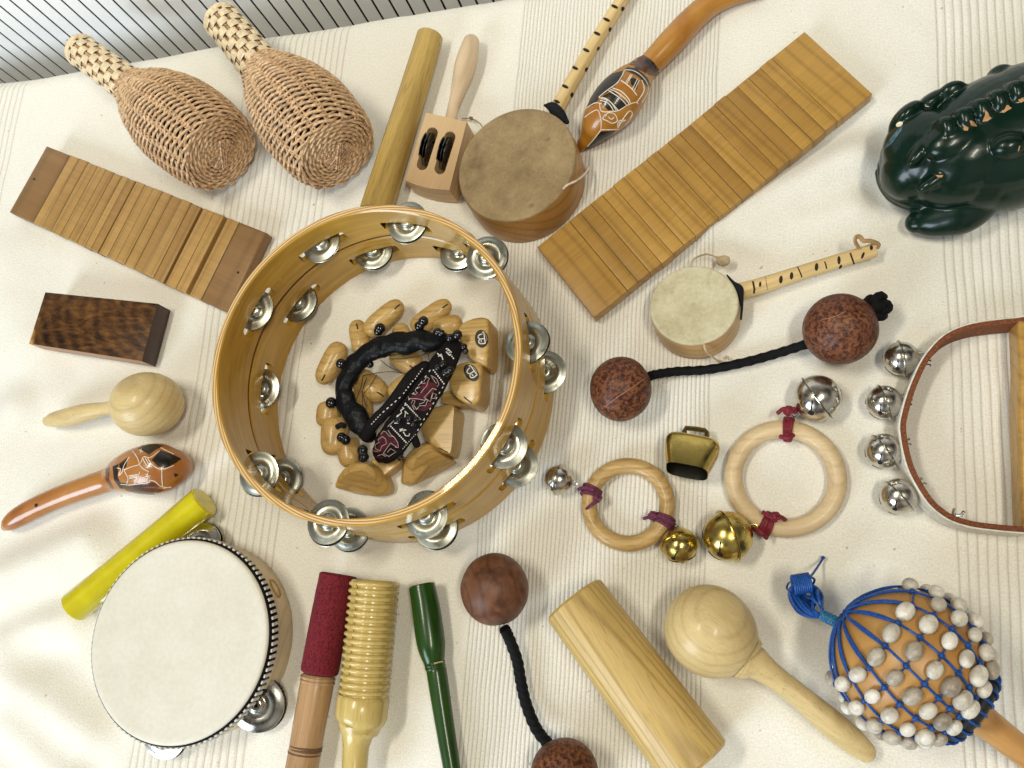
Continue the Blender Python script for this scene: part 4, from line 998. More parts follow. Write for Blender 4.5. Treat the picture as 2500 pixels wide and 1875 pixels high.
# walking down the left side the outward side is to the left of travel
obj('leather', strip(pts, -.0016, .0016, .001, Hs), plain('brown_suede', (.20, .062, .022), .8, nscale=700, namt=.3, bstr=.4), st)
obj('lining', strip(pts, .0017, .0029, .001, Hs-.0008), plain('white_leather', (.74, .70, .62), .5, nscale=300), st)
mb = MB(); o = [(2485, 778), (2560, 790), (2570, 1300), (2497, 1291), (2492, 1150), (2487, 1020), (2490, 900)]
slab(mb, outl(o, .024), .001, .024, .003, 4); obj('handle', mb, wood('golden_handle', (.42, .22, .05), (.60, .36, .10), .01, .35, .3), st)
for (x, y, w_, dx, dy) in ((2200, 875, 83, -40, 6), (2158, 982, 83, -40, 12), (2158, 1101, 86, -35, 22), (2194, 1212, 88, -33, 26)):
    c, r = bell(st, x, y, w_, frame3(x, y, dx, dy, -.05), silver)
mb = MB()
for i_, (x, y, x2_, y2_) in enumerate(((2242, 881, 2272, 886), (2200, 975, 2226, 981), (2198, 1080, 2222, 1078), (2230, 1185, 2255, 1174), (2330, 1262, 2350, 1244))):
    a0, a1 = P(x, y, .014), P(x2_, y2_, .015); s3 = (a1-a0).cross(Vector((0, 0, 1))).normalized()*.0014
    if i_ < 4: sweep(mb, [a0+s3, a1+s3, a1+s3*1.8+Vector((0, 0, .002))], .0006, 8); sweep(mb, [a0-s3, a1-s3, a1-s3*1.8-Vector((0, 0, .002))], .0006, 8)
    else:
        for sg in (1, -1): sweep(mb, [P(2333, 1258, .0225), P(2333+(-6 if sg > 0 else 14), 1258+(-4 if sg > 0 else 0), .0245), P(2333+(-3 if sg > 0 else 20), 1258+(-16 if sg > 0 else -9), .027)], .0010, 8)
obj('cotter_pin', mb, silver, st)

# ------------------------------------------------------------------ woven wicker maracas
cane = plain('peeled_cane', (.66, .44, .25), .5, nscale=350, namt=.28, bstr=.3)
cane2 = plain('tan_reed', (.62, .39, .22), .55, nscale=450, namt=.4, bstr=.4)
palm = plain('pale_palm_strip', (.76, .62, .40), .42, nscale=260, namt=.14, bstr=.2)
def wicker(label, tip, joint, end, prof, hw, z0, z1, seed):
    # prof: (t along joint..end, half width px); real strands twined round upright stakes
    rr_ = random.Random(seed); t = thing('wicker_maraca', label, 'maraca', tip[0], tip[1], end[0], end[1], group='woven wicker maracas lying at upper left')
    hw *= 1.08; A, J, B = P(*tip, z0), P(*joint, lerp(z0, z1, .4)), P(*end, z1); ax = (B-A).normalized(); u = (Vector((0, 0, 1))-ax*ax.z).normalized(); v = ax.cross(u)
    an = math.atan2(end[1]-tip[1], end[0]-tip[0])+PI/2
    L = (B-J).length; ks = []
    for f, h in prof:
        x, y = joint[0]+(end[0]-joint[0])*f, joint[1]+(end[1]-joint[1])*f; ks.append((f*L, W(x, y, 2*h, z1, an)/2))
    ks = spline(ks, 6)
    def R(s):
        for a, b in zip(ks, ks[1:]):
            if s <= b[0]: return a[1]+(b[1]-a[1])*(s-a[0])/max(1e-9, b[0]-a[0])
        return ks[-1][1]
    smax = ks[-1][0]
    def pt(s, r, a): return J+ax*s+(u*math.cos(a)+v*math.sin(a))*r
    NS = 16; mb = MB()
    for k in range(NS):                                     # stakes, in pairs of flat reeds
        for d in (-.035, .035):
            a = 2*PI*k/NS+d; sweep(mb, [pt(s, max(R(s)-.0006, .001), a+.05*math.sin(s*60)) for s in [smax*i/26 for i in range(27)]], .0009, 6)
    for k in range(5):                                      # crossing sticks of the base
        for d in (-.0022, 0, .0022):
            a = PI*k/5; e = u*math.cos(a)+v*math.sin(a); f = ax.cross(e); rE = ks[-1][1]
            sweep(mb, [J+ax*(smax+.0022-.0030*(q/1.0)**2+.0007*k)+e*(q*rE)+f*d*(1-.5*abs(q)) for q in [-.4+i*.08 for i in range(11)]], .0010, 6)
    obj('stakes', mb, cane2, t)
    mb = MB(); s = .002; row = 0
    while s < smax-.001:
        r = R(s); n = NS/2; amp = .0016
        for st_ in (0, 1):
            ph = PI*st_+(PI*row); seg = 96; j1, j2 = rr_.random()*6, rr_.random()*.0007
            pts = [pt(s+(.0022*math.cos(n*a+ph)+j2*math.sin(a+j1)), r+amp*math.sin(n*a+ph), a) for a in [2*PI*i/seg for i in range(seg)]]
            sweep(mb, pts, .00106+rr_.random()*.0002, 6, True)
        slope = abs(R(s+.002)-R(s))/.002
        s += .0054/math.sqrt(1+slope*slope); row += 1
    rE = ks[-1][1]; r = rE*.94; row = 0                      # spiral woven base
    while r > .0055:
        for st_ in (0, 1):
            ph = PI*st_+PI*row*.5; n = 9; zz = smax+.0022-.0030*(r/rE)**2
            sweep(mb, [pt(zz+.0011*math.sin(n*a+ph), r+.0007*math.cos(n*a+ph)+.0004*math.sin(a*2+row), a) for a in [2*PI*i/72 for i in range(72)]], .00115, 6, True)
        r -= .0032; row += 1
    obj('woven_head', mb, cane, t)
    mb = MB(); sweep(mb, [pt(s_i, 1, 0)*0+J+ax*s_i for s_i in [smax*i/20 for i in range(20)]], [max(R(smax*i/20)-.0042, .001) for i in range(20)], 30)  # dark core added inside, standing in for the shade behind the weave
    obj('added_shade_core', mb, plain('shade_core_brown', (.030, .016, .008), .9, bstr=0) if 'dl' not in MATS else MATS['dl'], t); MATS['dl'] = bpy.data.materials['shade_core_brown']
    # handle: reeds with wide pale strips checkering over them
    Lh = (J-A).length; rh = W(tip[0], tip[1], 2*hw, z0, an)/2; NR2 = 8
    mb = MB()
    for k in range(NR2*3):
        a = 2*PI*k/(NR2*3)
        sweep(mb, [A+(J-A)*((i/8)*1.06)+(u*math.cos(a)+v*math.sin(a))*(rh*.90*(1+.12*(i/8))) for i in range(9)], .0012+.0002*rr_.random(), 5)
    sweep(mb, [A+(J-A)*.01, A+(J-A)*1.05], rh*.86, 24)
    for k in range(36):
        a = rr_.random()*6.28; sweep(mb, [A-ax*(.0015+.003*rr_.random())+(u*math.cos(a)+v*math.sin(a))*rh*.9, A+ax*.004+(u*math.cos(a)+v*math.sin(a))*rh*.92], .0006, 4)
    obj('handle_reeds', mb, cane2, t)
    mb = MB(); nrow = max(6, int(Lh/.0088)); seg = NR2
    for i in range(nrow):
        for k in range(seg):
            a0 = 2*PI*(k+.5*(i % 2))/seg; hwid = 2*PI/seg*.37; vs = []; fs = []
            c0 = (i+.5)/nrow; hl = .5/nrow*.98
            for p_ in range(7):
                for q_i in (-1, 0, 1):
                    aa = a0+hwid*(-1+2*p_/6); dip = (1-((p_-3)/3)**2)
                    ss_ = c0+hl*q_i; rr2 = rh*(1+.12*ss_)*.93+.0004+.0013*dip**.5+(.0004 if q_i == 0 else 0)
                    vs.append(A+(J-A)*ss_+(u*math.cos(aa)+v*math.sin(aa))*rr2)
            for p_ in range(6):
                for q_i in range(2): a = p_*3+q_i; fs.append((a, a+1, a+4, a+3))
            mb.add(vs, fs)
    for c0 in (.035,):                                      # band round the tip
        sweep(mb, [A+(J-A)*.03+(u*math.cos(a)+v*math.sin(a))*rh*1.02 for a in [2*PI*i/40 for i in range(40)]], .0026, 8, True, flat=.5)
    obj('handle_strips', mb, palm, t, 60)
pw = [(0, 44), (.10, 56), (.24, 80), (.42, 101), (.62, 110), (.82, 109), (.94, 103), (1.0, 97)]
wicker('woven wicker maraca above the short slatted block, left one of the pair', (196, 122), (322, 214), (537, 372), pw, 35, .036, .041, 3)
wicker('woven wicker maraca beside the thick wooden rod, right one of the pair', (541, 48), (645, 172), (824, 372), [(0, 52), (.10, 66), (.24, 88), (.42, 107), (.62, 117), (.82, 115), (.94, 108), (1.0, 100)], 41, .038, .044, 5)

# ------------------------------------------------------------------ carved gourd rattles
gourdm, t, b = newmat('burnished_gourd'); co_ = coords(t); n = noise_(t, co_, 22, 5, .6, .5)
t.links.new(ramp(t, n, [(.3, (.26, .09, .010)), (.5, (.37, .15, .018)), (.7, (.45, .21, .032))]), b.inputs['Base Color']); b.inputs['Roughness'].default_value = .3; b.inputs['Coat Weight'].default_value = .35
gourd2, t, b = newmat('red_brown_gourd'); co_ = coords(t); n = noise_(t, co_, 22, 5, .6, .5)
t.links.new(ramp(t, n, [(.3, (.27, .085, .018)), (.5, (.36, .135, .03)), (.7, (.43, .19, .05))]), b.inputs['Base Color']); b.inputs['Roughness'].default_value = .28; b.inputs['Coat Weight'].default_value = .35
burnt = plain('burnt_black', (.018, .012, .009), .3, coat=.4, nscale=80, namt=.4, bstr=0)
umber = plain('burnt_umber', (.11, .035, .016), .3, coat=.4, nscale=80, namt=.5, bstr=0)
etch = plain('etched_white', (.78, .70, .58), .7, bstr=0)
def G3(x, y): return (1200+x/3.16, y/3.16)
g1 = thing('carved_gourd_rattle', 'carved gourd rattle with a pointed tip beside the dark hide drum', 'gourd rattle', 1416, 366, 1790, -10)
mb = MB(); gp, gr_ = sweep_px(mb, [(1416, 366, 14), (1425, 352, 33), (1440, 334, 52), (1457, 309, 82), (1482, 276, 108), (1505, 250, 117), (1523, 228, 114), (1542, 204, 98), (1556, 187, 80), (1572, 170, 66), (1590, 155, 60), (1640, 102, 66), (1690, 48, 63), (1735, 10, 58), (1785, -12, 52), (1850, -28, 44)], 40, 'round', 6, zmode='auto')
gb = obj('gourd', mb, gourdm, g1, 60); bv = mb.bvh()
def darkpatch(bv, parent, polys, mat, lift=.0002, name='burnt_patch'):
    for pl_ in polys:
        m3 = MB(); decal(m3, bv, pl_, lift, 5)
        if m3.v: obj(name, m3, mat, parent)
darkpatch(bv, gb, [[G3(*p) for p in q] for q in (
    [(1175, 425), (1230, 460), (1290, 530), (1300, 560), (1270, 600), (1180, 560), (1100, 520), (1060, 500), (1110, 455)],)], umber)
darkpatch(bv, gb, [[G3(*p) for p in q] for q in (
    [(1200, 450), (1250, 480), (1290, 540), (1270, 580), (1210, 520), (1180, 480)], [(1050, 520), (1120, 530), (1200, 600), (1230, 660), (1210, 680), (1160, 610), (1060, 545), (1020, 540)],
    [(1020, 545), (1010, 600), (930, 690), (850, 740), (790, 810), (740, 830), (745, 780), (830, 650), (930, 570)],
    [(860, 740), (940, 700), (1040, 790), (1060, 800), (980, 850), (900, 850), (850, 800)], [(1090, 600), (1135, 620), (1120, 690), (1075, 650), (1070, 610)],
    [(840, 1015), (900, 1010), (955, 1005), (900, 1080), (820, 1140), (740, 1175), (715, 1160), (770, 1090)])], burnt, .0003)
sm = MB()
for q, cl_ in (([(1025, 545), (1000, 600), (960, 650), (890, 700), (830, 750)], 0), ([(1030, 540), (1100, 550), (1170, 600), (1205, 660), (1200, 720), (1160, 790)], 0), ([(1000, 622), (1040, 650), (1085, 690), (1120, 735)], 0), ([(1075, 575), (1035, 640)], 0), ([(1085, 578), (1045, 645)], 0), ([(1125, 610), (1085, 690)], 0), ([(1138, 620), (1100, 700)], 0),
    ([(920, 690), (980, 720), (1040, 770), (1060, 810)], 0), ([(935, 680), (1000, 705), (1055, 760), (1072, 800)], 0), ([(905, 700), (960, 735), (1010, 775), (1045, 815)], 0), ([(830, 755), (880, 760), (930, 800), (960, 850)], 0), ([(840, 775), (890, 790), (925, 825), (940, 855)], 0), ([(850, 762), (900, 775), (945, 815), (975, 850)], 0),
    ([(730, 838), (800, 795), (850, 800)], 0), ([(720, 905), (760, 875), (820, 850), (845, 925), (845, 1000)], 0), ([(835, 800), (850, 858), (930, 860), (985, 850), (1050, 810), (1110, 790), (1130, 800)], 0), ([(845, 1000), (910, 1000), (985, 995)], 0), ([(845, 1000), (800, 1060), (740, 1130)], 0), ([(990, 940), (975, 985), (1000, 940), (1040, 880), (1070, 855), (1085, 880), (1060, 930), (1030, 970)], 0),
    ([(880, 900), (900, 870), (950, 880), (970, 930), (930, 950), (890, 930), (860, 915), (880, 880)], 0), ([(900, 900), (925, 920), (945, 905)], 0), ([(980, 930), (1035, 925), (1000, 940), (975, 945), (975, 985)], 0), ([(1160, 620), (1175, 700), (1120, 790)], 0)):
    stroke(sm, bv, [G3(*p) for p in q], 2.6, smooth=len(q) > 2, lift=.0002)
obj('carving', sm, etch, gb)
g2 = thing('carved_gourd_rattle', 'carved gourd rattle with a curved smooth orange handle at the left edge', 'gourd rattle', 14, 1286, 455, 1133)
def G4(x, y): return (x/3.16, 1000+y/3.16)
mb = MB(); sweep_px(mb, [(*G4(*p), w_/3.16) for p, w_ in (((45, 900), 70), ((80, 872), 125), ((150, 825), 155), ((260, 765), 165), ((400, 700), 168), ((550, 640), 172), ((700, 588), 178), ((830, 545), 188), ((890, 525), 215), ((960, 497), 285), ((1060, 472), 352), ((1170, 460), 392), ((1280, 450), 372), ((1360, 438), 290), ((1415, 425), 170), ((1438, 420), 70))], 40, 'round', 6, zmode='auto')
gb = obj('gourd', mb, gourd2, g2, 60); bv = mb.bvh()
darkpatch(bv, gb, [[G4(*p) for p in q] for q in ([(870, 440), (915, 420), (905, 520), (955, 612), (925, 605), (880, 540)], [(1240, 315), (1330, 345), (1400, 380), (1360, 410), (1280, 450), (1220, 440), (1170, 390)], [(1080, 275), (1180, 262), (1260, 280), (1200, 310), (1150, 350), (1120, 330), (1060, 300)], [(920, 420), (985, 370), (975, 440), (930, 480)], [(1340, 490), (1380, 500), (1350, 525)], [(930, 560), (990, 570), (1000, 585), (940, 600)])], burnt)
darkpatch(bv, gb, [[G4(*p) for p in q] for q in ([(815, 460), (845, 440), (840, 540), (880, 615), (850, 605), (815, 540)], [(940, 590), (1050, 580), (1180, 560), (1230, 590), (1270, 620), (1200, 655), (1080, 650), (980, 625)])], umber)
sm = MB()
for q in ([(1000, 365), (960, 430), (945, 480), (920, 510)], [(960, 465), (1020, 440), (1080, 420), (1110, 365), (1160, 370), (1230, 320)], [(1025, 320), (1060, 370), (1090, 440), (1150, 480)], [(1100, 370), (1120, 410), (1150, 450)], [(1120, 370), (1150, 420), (1175, 440)], [(1140, 375), (1180, 430), (1250, 460), (1340, 432)], [(1250, 460), (1250, 530), (1255, 590)], [(935, 575), (1010, 580), (1090, 570), (1150, 560), (1160, 545), (1200, 555), (1240, 590), (1310, 600)],
    [(960, 470), (990, 530), (980, 570)], [(995, 510), (1065, 500)], [(998, 520), (1065, 510)], [(1000, 530), (1060, 520)], [(1080, 480), (1060, 540), (1035, 575)], [(1125, 495), (1155, 530)], [(1140, 487), (1140, 535)], [(1120, 515), (1162, 510)], [(905, 450), (935, 460), (915, 505)], [(1240, 295), (1290, 320), (1340, 345)], [(1075, 315), (1105, 325)], [(1090, 305), (1088, 335)], [(1260, 605), (1320, 595)]):
    stroke(sm, bv, [G4(*p) for p in q], 2.2, smooth=len(q) > 2, lift=.0002)
obj('carving', sm, etch, gb)
m3 = MB(); decal(m3, bv, oval(*G4(280, 738), 4, 4.5, .3), .0003, 2); obj('worm_hole', m3, burnt, gb)

# ------------------------------------------------------------------ lacquered frog
fm, t, b = newmat('dark_green_lacquer'); n = noise_(t, coords(t), 12, 3)
t.links.new(ramp(t, n, [(.35, (.0015, .012, .007)), (.7, (.002, .020, .012))]), b.inputs['Base Color']); b.inputs['Roughness'].default_value = .26; b.inputs['Coat Weight'].default_value = .15; b.inputs['Coat Roughness'].default_value = .1; b.inputs['Specular IOR Level'].default_value = .3
bump(t, b, noise_(t, coords(t), 60, 4), .22, .0012)
fg = thing('wooden_frog', 'dark green glossy carved wooden frog with a chipped notched back, at the right edge', 'frog rasp', 2400, 340)
mb = MB()
def E(px, py, z, l, w_, rz_, ang, tiltx=0.0, pitch=0.0, pw=2.0):
    d = P(px+math.cos(ang)*10, py+math.sin(ang)*10, z)-P(px, py, z); az = math.atan2(d.y, d.x)
    R = Matrix.Rotation(az, 3, 'Z') @ Matrix.Rotation(-pitch, 3, 'Y') @ Matrix.Rotation(tiltx, 3, 'X')
    ellipsoid(mb, P(px, py, z), (WP(px, py, l*2, z, ang)/2, WP(px, py, w_*2, z, ang+PI/2)/2, rz_), R, 30, 20, (lambda d: (abs(d.x)**pw+abs(d.y)**pw+abs(d.z)**pw)**(-1/pw)) if pw != 2 else None)
A1 = -.44
E(2450, 335, .036, 215, 148, .036, A1); E(2520, 320, .036, 200, 160, .038, A1)
E(2268, 372, .037, 108, 104, .024, A1-.2, 0, .0); E(2225, 418, .030, 76, 66, .022, -.55); E(2250, 400, .026, 98, 98, .018, -.5)
E(2236, 424, .013, 90, 72, .012, -.5); E(2300, 440, .014, 110, 62, .013, -.35)
E(2360, 395, .034, 150, 100, .034, A1)
E(2212, 290, .042, 52, 24, .014, -.72); E(2290, 432, .050, 62, 17, .007, -.62, .5); E(2305, 452, .044, 30, 14, .008, -.3); E(2345, 425, .050, 60, 14, .006, -.5, .4)
E(2255, 360, .056, 60, 20, .006, -.9); E(2262, 345, .054, 42, 42, .007, 0)
E(2330, 340, .060, 80, 46, .010, A1)
E(2325, 232, .046, 42, 20, .010, -.32, -.5); E(2462, 358, .0645, 48, 28, .008, -.15, .3); E(2442, 188, .040, 36, 20, .012, -.05); E(2270, 265, .036, 60, 26, .016, -.6)
E(2425, 430, .030, 125, 74, .026, -.35); E(2470, 440, .028, 120, 66, .026, -.3)
for i in range(7):
    x, y = 2304+42*i, 318-21.5*i; E(x, y, .063+.0008*i, 22, 27, .0105, A1+.15, .25, -.1, 3.2)
E(2400, 272, .060, 160, 20, .011, A1)
for pth, zz in (([(2410, 460, 100), (2375, 490, 122), (2335, 515, 124), (2290, 532, 98), (2255, 540, 76), (2238, 543, 56)], (.022, .010)),):
    q = MB(); sweep_px(q, pth, 24, 'round', 5, z0=zz[0], z1=zz[1], flat=.8); mb.add(q.v, q.f)
q = spline([(2150, 400, .021), (2152, 440, .020), (2172, 474, .019), (2215, 496, .0185), (2270, 505, .0185), (2330, 500, .020), (2372, 488, .022)], 5)
sweep(mb, [P(*p) for p in q], .0026, 10, cap='round')
q = spline([(2146, 420, .014), (2153, 450, .013), (2175, 482, .013), (2215, 503, .013), (2270, 514, .013)], 5)
sweep(mb, [P(*p) for p in q], .0032, 10, cap='round')
fo = obj('body', mb, fm, fg)
rm = fo.modifiers.new('r', 'REMESH'); rm.mode = 'VOXEL'; rm.voxel_size = .0009; rm.use_smooth_shade = True
smo = fo.modifiers.new('s', 'SMOOTH'); smo.factor = .5; smo.iterations = 12
bpy.context.view_layer.update(); dg = bpy.context.evaluated_depsgraph_get()
me2 = bpy.data.meshes.new_from_object(fo.evaluated_get(dg)); fo.modifiers.clear(); fo.data = me2; me2.shade_smooth()
wm = FR[fg.name].inverted(); bv = BVHTree.FromPolygons([wm @ v.co for v in me2.vertices], [tuple(p.vertices) for p in me2.polygons])
def FZ(x, y): return (1950+x/3.0727, 80+y/3.0727)
rawwood = plain('bare_wood_chip', (.50, .27, .12), .7)
def jag(poly, k=.22, seed=1):
    r5 = random.Random(seed); cx = sum(p[0] for p in poly)/len(poly); cy = sum(p[1] for p in poly)/len(poly); out = []
    for i, p in enumerate(poly):
        q2 = poly[(i+1) % len(poly)]
        for t5 in (0, .33, .66):
            x, y = p[0]+(q2[0]-p[0])*t5, p[1]+(q2[1]-p[1])*t5; s5 = 1+(r5.random()-.5)*k*2; out.append((cx+(x-cx)*s5, cy+(y-cy)*s5))
    return out
for i5, q5 in enumerate(([(1235, 690), (1275, 710), (1265, 735), (1240, 735)], [(1275, 660), (1310, 665), (1335, 700), (1300, 705)], [(1400, 590), (1450, 635), (1410, 665), (1380, 665)], [(1560, 535), (1595, 565), (1560, 595), (1500, 605), (1540, 580)], [(1640, 500), (1690, 480), (1690, 510), (1660, 528)], [(1095, 790), (1108, 780), (1105, 800)], [(1030, 1070), (1090, 1068), (1070, 1085), (1040, 1085)], [(1650, 850), (1662, 842), (1650, 890), (1640, 888)])):
    m5 = MB(); decal(m5, bv, jag([FZ(*p) for p in q5], .25, i5), .0003, 3)
    if m5.v: obj('paint_chip', m5, rawwood, fo)
m5 = MB(); decal(m5, bv, oval(*FZ(757, 688), 9, 6.5, -.5), .0004, 3)
if m5.v: obj('eye_dot', m5, plain('cream_paint', (.72, .64, .44), .4), fo)
for q5 in ([(785, 695), (770, 740), (700, 835), (640, 880), (660, 830), (740, 730)],):
    m5 = MB(); decal(m5, bv, [FZ(*p) for p in q5], .0003, 3)
    if m5.v: obj('painted_stripe', m5, plain('teal_paint', (.05, .12, .15), .3, coat=.4, nscale=300, namt=.5), fo)

# ------------------------------------------------------------------ beaded gourd rattle
def K(x, y): return (1900+x/3.043, 1330+y/3.043)
sk_ = thing('beaded_gourd_rattle', 'round gourd rattle in a blue cord net with pale seed beads', 'shekere', 2222, 1619, 2409, 1767)
gz = .052; Gc = P(2217, 1616, gz)
gx = P(2409, 1757, gz)-Gc; gx.z = 0; gl = gx.normalized(); gl = (gl+Vector((0, 0, -.10))).normalized()
ga = W(2217, 1616, 352, gz)/2; gbn = W(2217, 1616, 346, gz)/2
gu = (Vector((0, 0, 1))-gl*gl.z).normalized(); gv = gl.cross(gu)
def gp_(th, ph, lift=0):                               # polar angle from the tied end
    k = 1-.06*max(0, -math.cos(th))
    d = -gl*math.cos(th)*ga*k+(gu*math.cos(ph)+gv*math.sin(ph))*math.sin(th)*gbn
    nrm = (-gl*math.cos(th)/ga+(gu*math.cos(ph)+gv*math.sin(ph))*math.sin(th)/gbn).normalized()
    return Gc+d+nrm*lift, nrm
Gc.z = max(Gc.z, gbn*1.02)
mb = MB(); vs = []; fs = []
for i in range(41):
    for j in range(56): vs.append(gp_(PI*i/40, 2*PI*j/56)[0])
for i in range(40):
    for j in range(56): a, b = i*56+j, i*56+(j+1) % 56; fs.append((a, a+56, b+56, b))
mb.add(vs, fs)
calab, t, b = newmat('calabash'); co_ = coords(t); n = noise_(t, co_, 25, 6, .6, .4); n2 = noise_(t, co_, 260, 2)
col = ramp(t, n, [(.3, (.28, .13, .03)), (.45, (.40, .20, .052)), (.7, (.48, .265, .08))]); col = mixc(t, ramp(t, n2, [(.72, (0, 0, 0)), (.76, (.6, .6, .6))]), col, (.22, .09, .03))
t.links.new(col, b.inputs['Base Color']); b.inputs['Roughness'].default_value = .4; bump(t, b, n, .2, .001)
obj('gourd', mb, calab, sk_, 60)
blue = plain('blue_nylon_cord', (.008, .075, .33), .45, nscale=900, namt=.3, bstr=.5, coat=.1)
blue2 = plain('teal_cord_wrap', (.010, .13, .28), .3, nscale=900, namt=.3, bstr=.4, coat=.3)
NSK = 15; rows = [1.00, 1.30, 1.58, 1.84, 2.09, 2.32, 2.54]; phi0 = .08
def kn(r_, k): return rows[r_]+.03*math.sin(k*2.1+r_), phi0+2*PI*(k+.10*r_)/NSK
net = MB(); rk = random.Random(11)
for k in range(NSK):
    t0_, p0_ = kn(0, k)
    for d in (-.012, .012):
        sweep(net, [gp_(.13+(t0_-.13)*i/12, p0_+d*(math.sin(PI*i/12)*2.0), .0012)[0] for i in range(13)], .00085, 6)
    for r_ in range(len(rows)-1):
        a, b = kn(r_, k), kn(r_+1, k)
        sweep(net, [gp_(a[0]+(b[0]-a[0])*i/5, a[1]+(b[1]-a[1])*i/5, .0011)[0] for i in range(6)], .00080, 6)
        c, _ = gp_(a[0], a[1], .0014); ellipsoid(net, c, (.0019, .0019, .0017), None, 8, 6)
        a2 = kn(r_, k+1)
        sweep(net, [gp_(a[0]+(a2[0]-a[0])*i/4, a[1]+(a2[1]-a[1])*i/4, .0014)[0] for i in range(5)], .0005, 5)
    a = kn(len(rows)-1, k); sweep(net, [gp_(a[0]+(2.72-a[0])*i/3, a[1], .0012)[0] for i in range(4)], .0008, 6)
obj('cord_net', net, blue, sk_)
beadm, t, b = newmat('job_tears_seed'); oi = N(t, 'ShaderNodeObjectInfo'); co_ = coords(t, (1, 1, 1), vary=True); n = noise_(t, co_, 130, 4, .6, 1.2)
dk = ramp(t, oi.outputs['Random'], [(0, (.26, .21, .16)), (.2, (.42, .37, .30)), (.4, (.60, .56, .48)), (1, (.74, .70, .62))])
t.links.new(mixc(t, 1.0, dk, ramp(t, n, [(.3, (.60, .57, .53)), (.55, (1, 1, 1))]), 'MULTIPLY'), b.inputs['Base Color']); b.inputs['Roughness'].default_value = .42; b.inputs['Coat Weight'].default_value = .05
nbead = 0; bead_meshes = []
for r_ in range(len(rows)-1):
    for k in range(NSK):
        a, a2 = kn(r_, k), kn(r_, k+1); th, ph = (a[0]+a2[0])/2, (a[1]+a2[1])/2
        c, nn = gp_(th, ph, .0031)
        if c.z < .024 or (r_ == 0 and rk.random() < .35) or nbead >= 100: continue
        e1 = (gp_(a2[0], a2[1])[0]-gp_(a[0], a[1])[0]).normalized(); e2 = nn.cross(e1); s5 = 1+(rk.random()-.5)*.25
        R = Matrix((e1, e2, nn)).transposed(); m5 = MB()
        ellipsoid(m5, c, (.0062*s5, .0043*s5, .0039*s5), R, 14, 10, lambda d: 1-.08*abs(d.x)**3); obj('seed_bead', m5, beadm, sk_); nbead += 1
print('beads', nbead)
colr = MB(); thc = 2.66
def gc_(a, rr2): 
    c = Gc+gl*ga*.86; return c+(gu*math.cos(a)+gv*math.sin(a))*rr2
sweep(colr, [gc_(2*PI*i/64, gbn*.50) for i in range(64)], .0050, 12, True)
lco = obj('leather_collar', colr, plain('black_leather', (.014, .016, .018), .5, nscale=400, bstr=.4), sk_)
wm5 = MB()
for k in range(22):
    a = 2*PI*k/22; c = gc_(a, gbn*.50); rd = (c-(Gc+gl*ga*.86)).normalized()
    sweep(wm5, [c+(rd*math.cos(q)+gl*math.sin(q))*.0056 for q in [2*PI*i/16 for i in range(16)]], .0008, 6, True)
obj('collar_lacing', wm5, blue, lco)
mb = MB(); sweep_px(mb, [(2385, 1748, 84), (2420, 1775, 76), (2500, 1838, 72), (2560, 1885, 70)], 32, 'flat', 6, z0=.030, z1=.020)
obj('handle', mb, wood('orange_handle', (.42, .20, .06), (.62, .35, .13), .01, .35, .3, fib=.1), sk_)
# tie and tassel loop
Tp, _ = gp_(.02, 0, .001); tj = P(2020, 1505, .045); mb = MB()
Td = (P(2010, 1503, .047)-P(2058, 1527, .052))
t0_, t1_ = P(2060, 1528, .054), P(2010, 1503, .044)
sweep(mb, [lerp(t0_, t1_, i/30) for i in range(31)], .0034, 16, rfun=lambda i, a: 1+.07*math.sin(i*2.6)); obj('cord_wrap', mb, blue2, sk_)
mb = MB()
for k in range(NSK):
    t_k, p_k = kn(0, k); e, _ = gp_(.15, p_k, .0012); e2, _ = gp_(.30, p_k, .0012)
    q = spline([tuple(t0_), tuple(lerp(t0_, e, .6)+Vector((0, 0, .001))), tuple(e), tuple(e2)], 4); sweep(mb, [Vector(p) for p in q], .0009, 6)
rk = random.Random(4)
for k in range(80):
    w_ = rk.uniform(0, 1.25); hz = rk.uniform(.006, .042); jx, jy = rk.uniform(-9, 9), rk.uniform(-8, 8)
    if k % 5 < 3:                                      # long way round, left and underneath
        pts = [(2010, 1503, .044), (1988-2*w_, 1507-16*w_, .042), (1950+32*w_+jx*.6, 1497-30*w_+jy*.6, hz), (1929+38*w_+jx*.5, 1464-4*w_, hz*.9), (1928+24*w_, 1442+jy*.5, .032), (1946+6*w_, 1424, .036)]
    else:
        pts = [(2010, 1503, .044), (2008-5*w_, 1484-4*w_, .042), (2007-20*w_+jx*.5, 1458+jy, hz), (1996-14*w_, 1436+3*w_, .034), (1974-6*w_, 1424, .036)]
    sweep(mb, [P(*p) for p in spline(pts, 6)], .00085, 5)
for k in range(9):                                     # knot round the loop's far end
    f = k/8; c = lerp(P(1938, 1428, .036), P(1976, 1422, .036), f); d = (P(1976, 1422, .036)-P(1938, 1428, .036)).normalized(); e = d.cross(Vector((0, 0, 1)))
    sweep(mb, [c+(e*math.cos(q)*.0056+Vector((0, 0, .0050*math.sin(q))))+d*.0004*math.sin(q) for q in [2*PI*i/18 for i in range(18)]], .0010, 6, True)
q = spline([(1962, 1424, .036), (1974, 1409, .036), (1988, 1414, .030), (1984, 1425, .026), (1972, 1416, .030), (1985, 1400, .020), (2000, 1378, .008), (2010, 1362, .004)], 6); sweep(mb, [P(*p) for p in q], .0008, 6)
for k in range(7): sweep(mb, [P(2007, 1368, .004), P(2008+k*1.3-2, 1357+abs(k-3)*1.0, .003+.0005*k)], .0005, 5)
q = spline([(1930, 1446, .03), (1921, 1436, .02), (1925, 1424, .024), (1934, 1420, .034)], 5); sweep(mb, [P(*p) for p in q], .0007, 6)
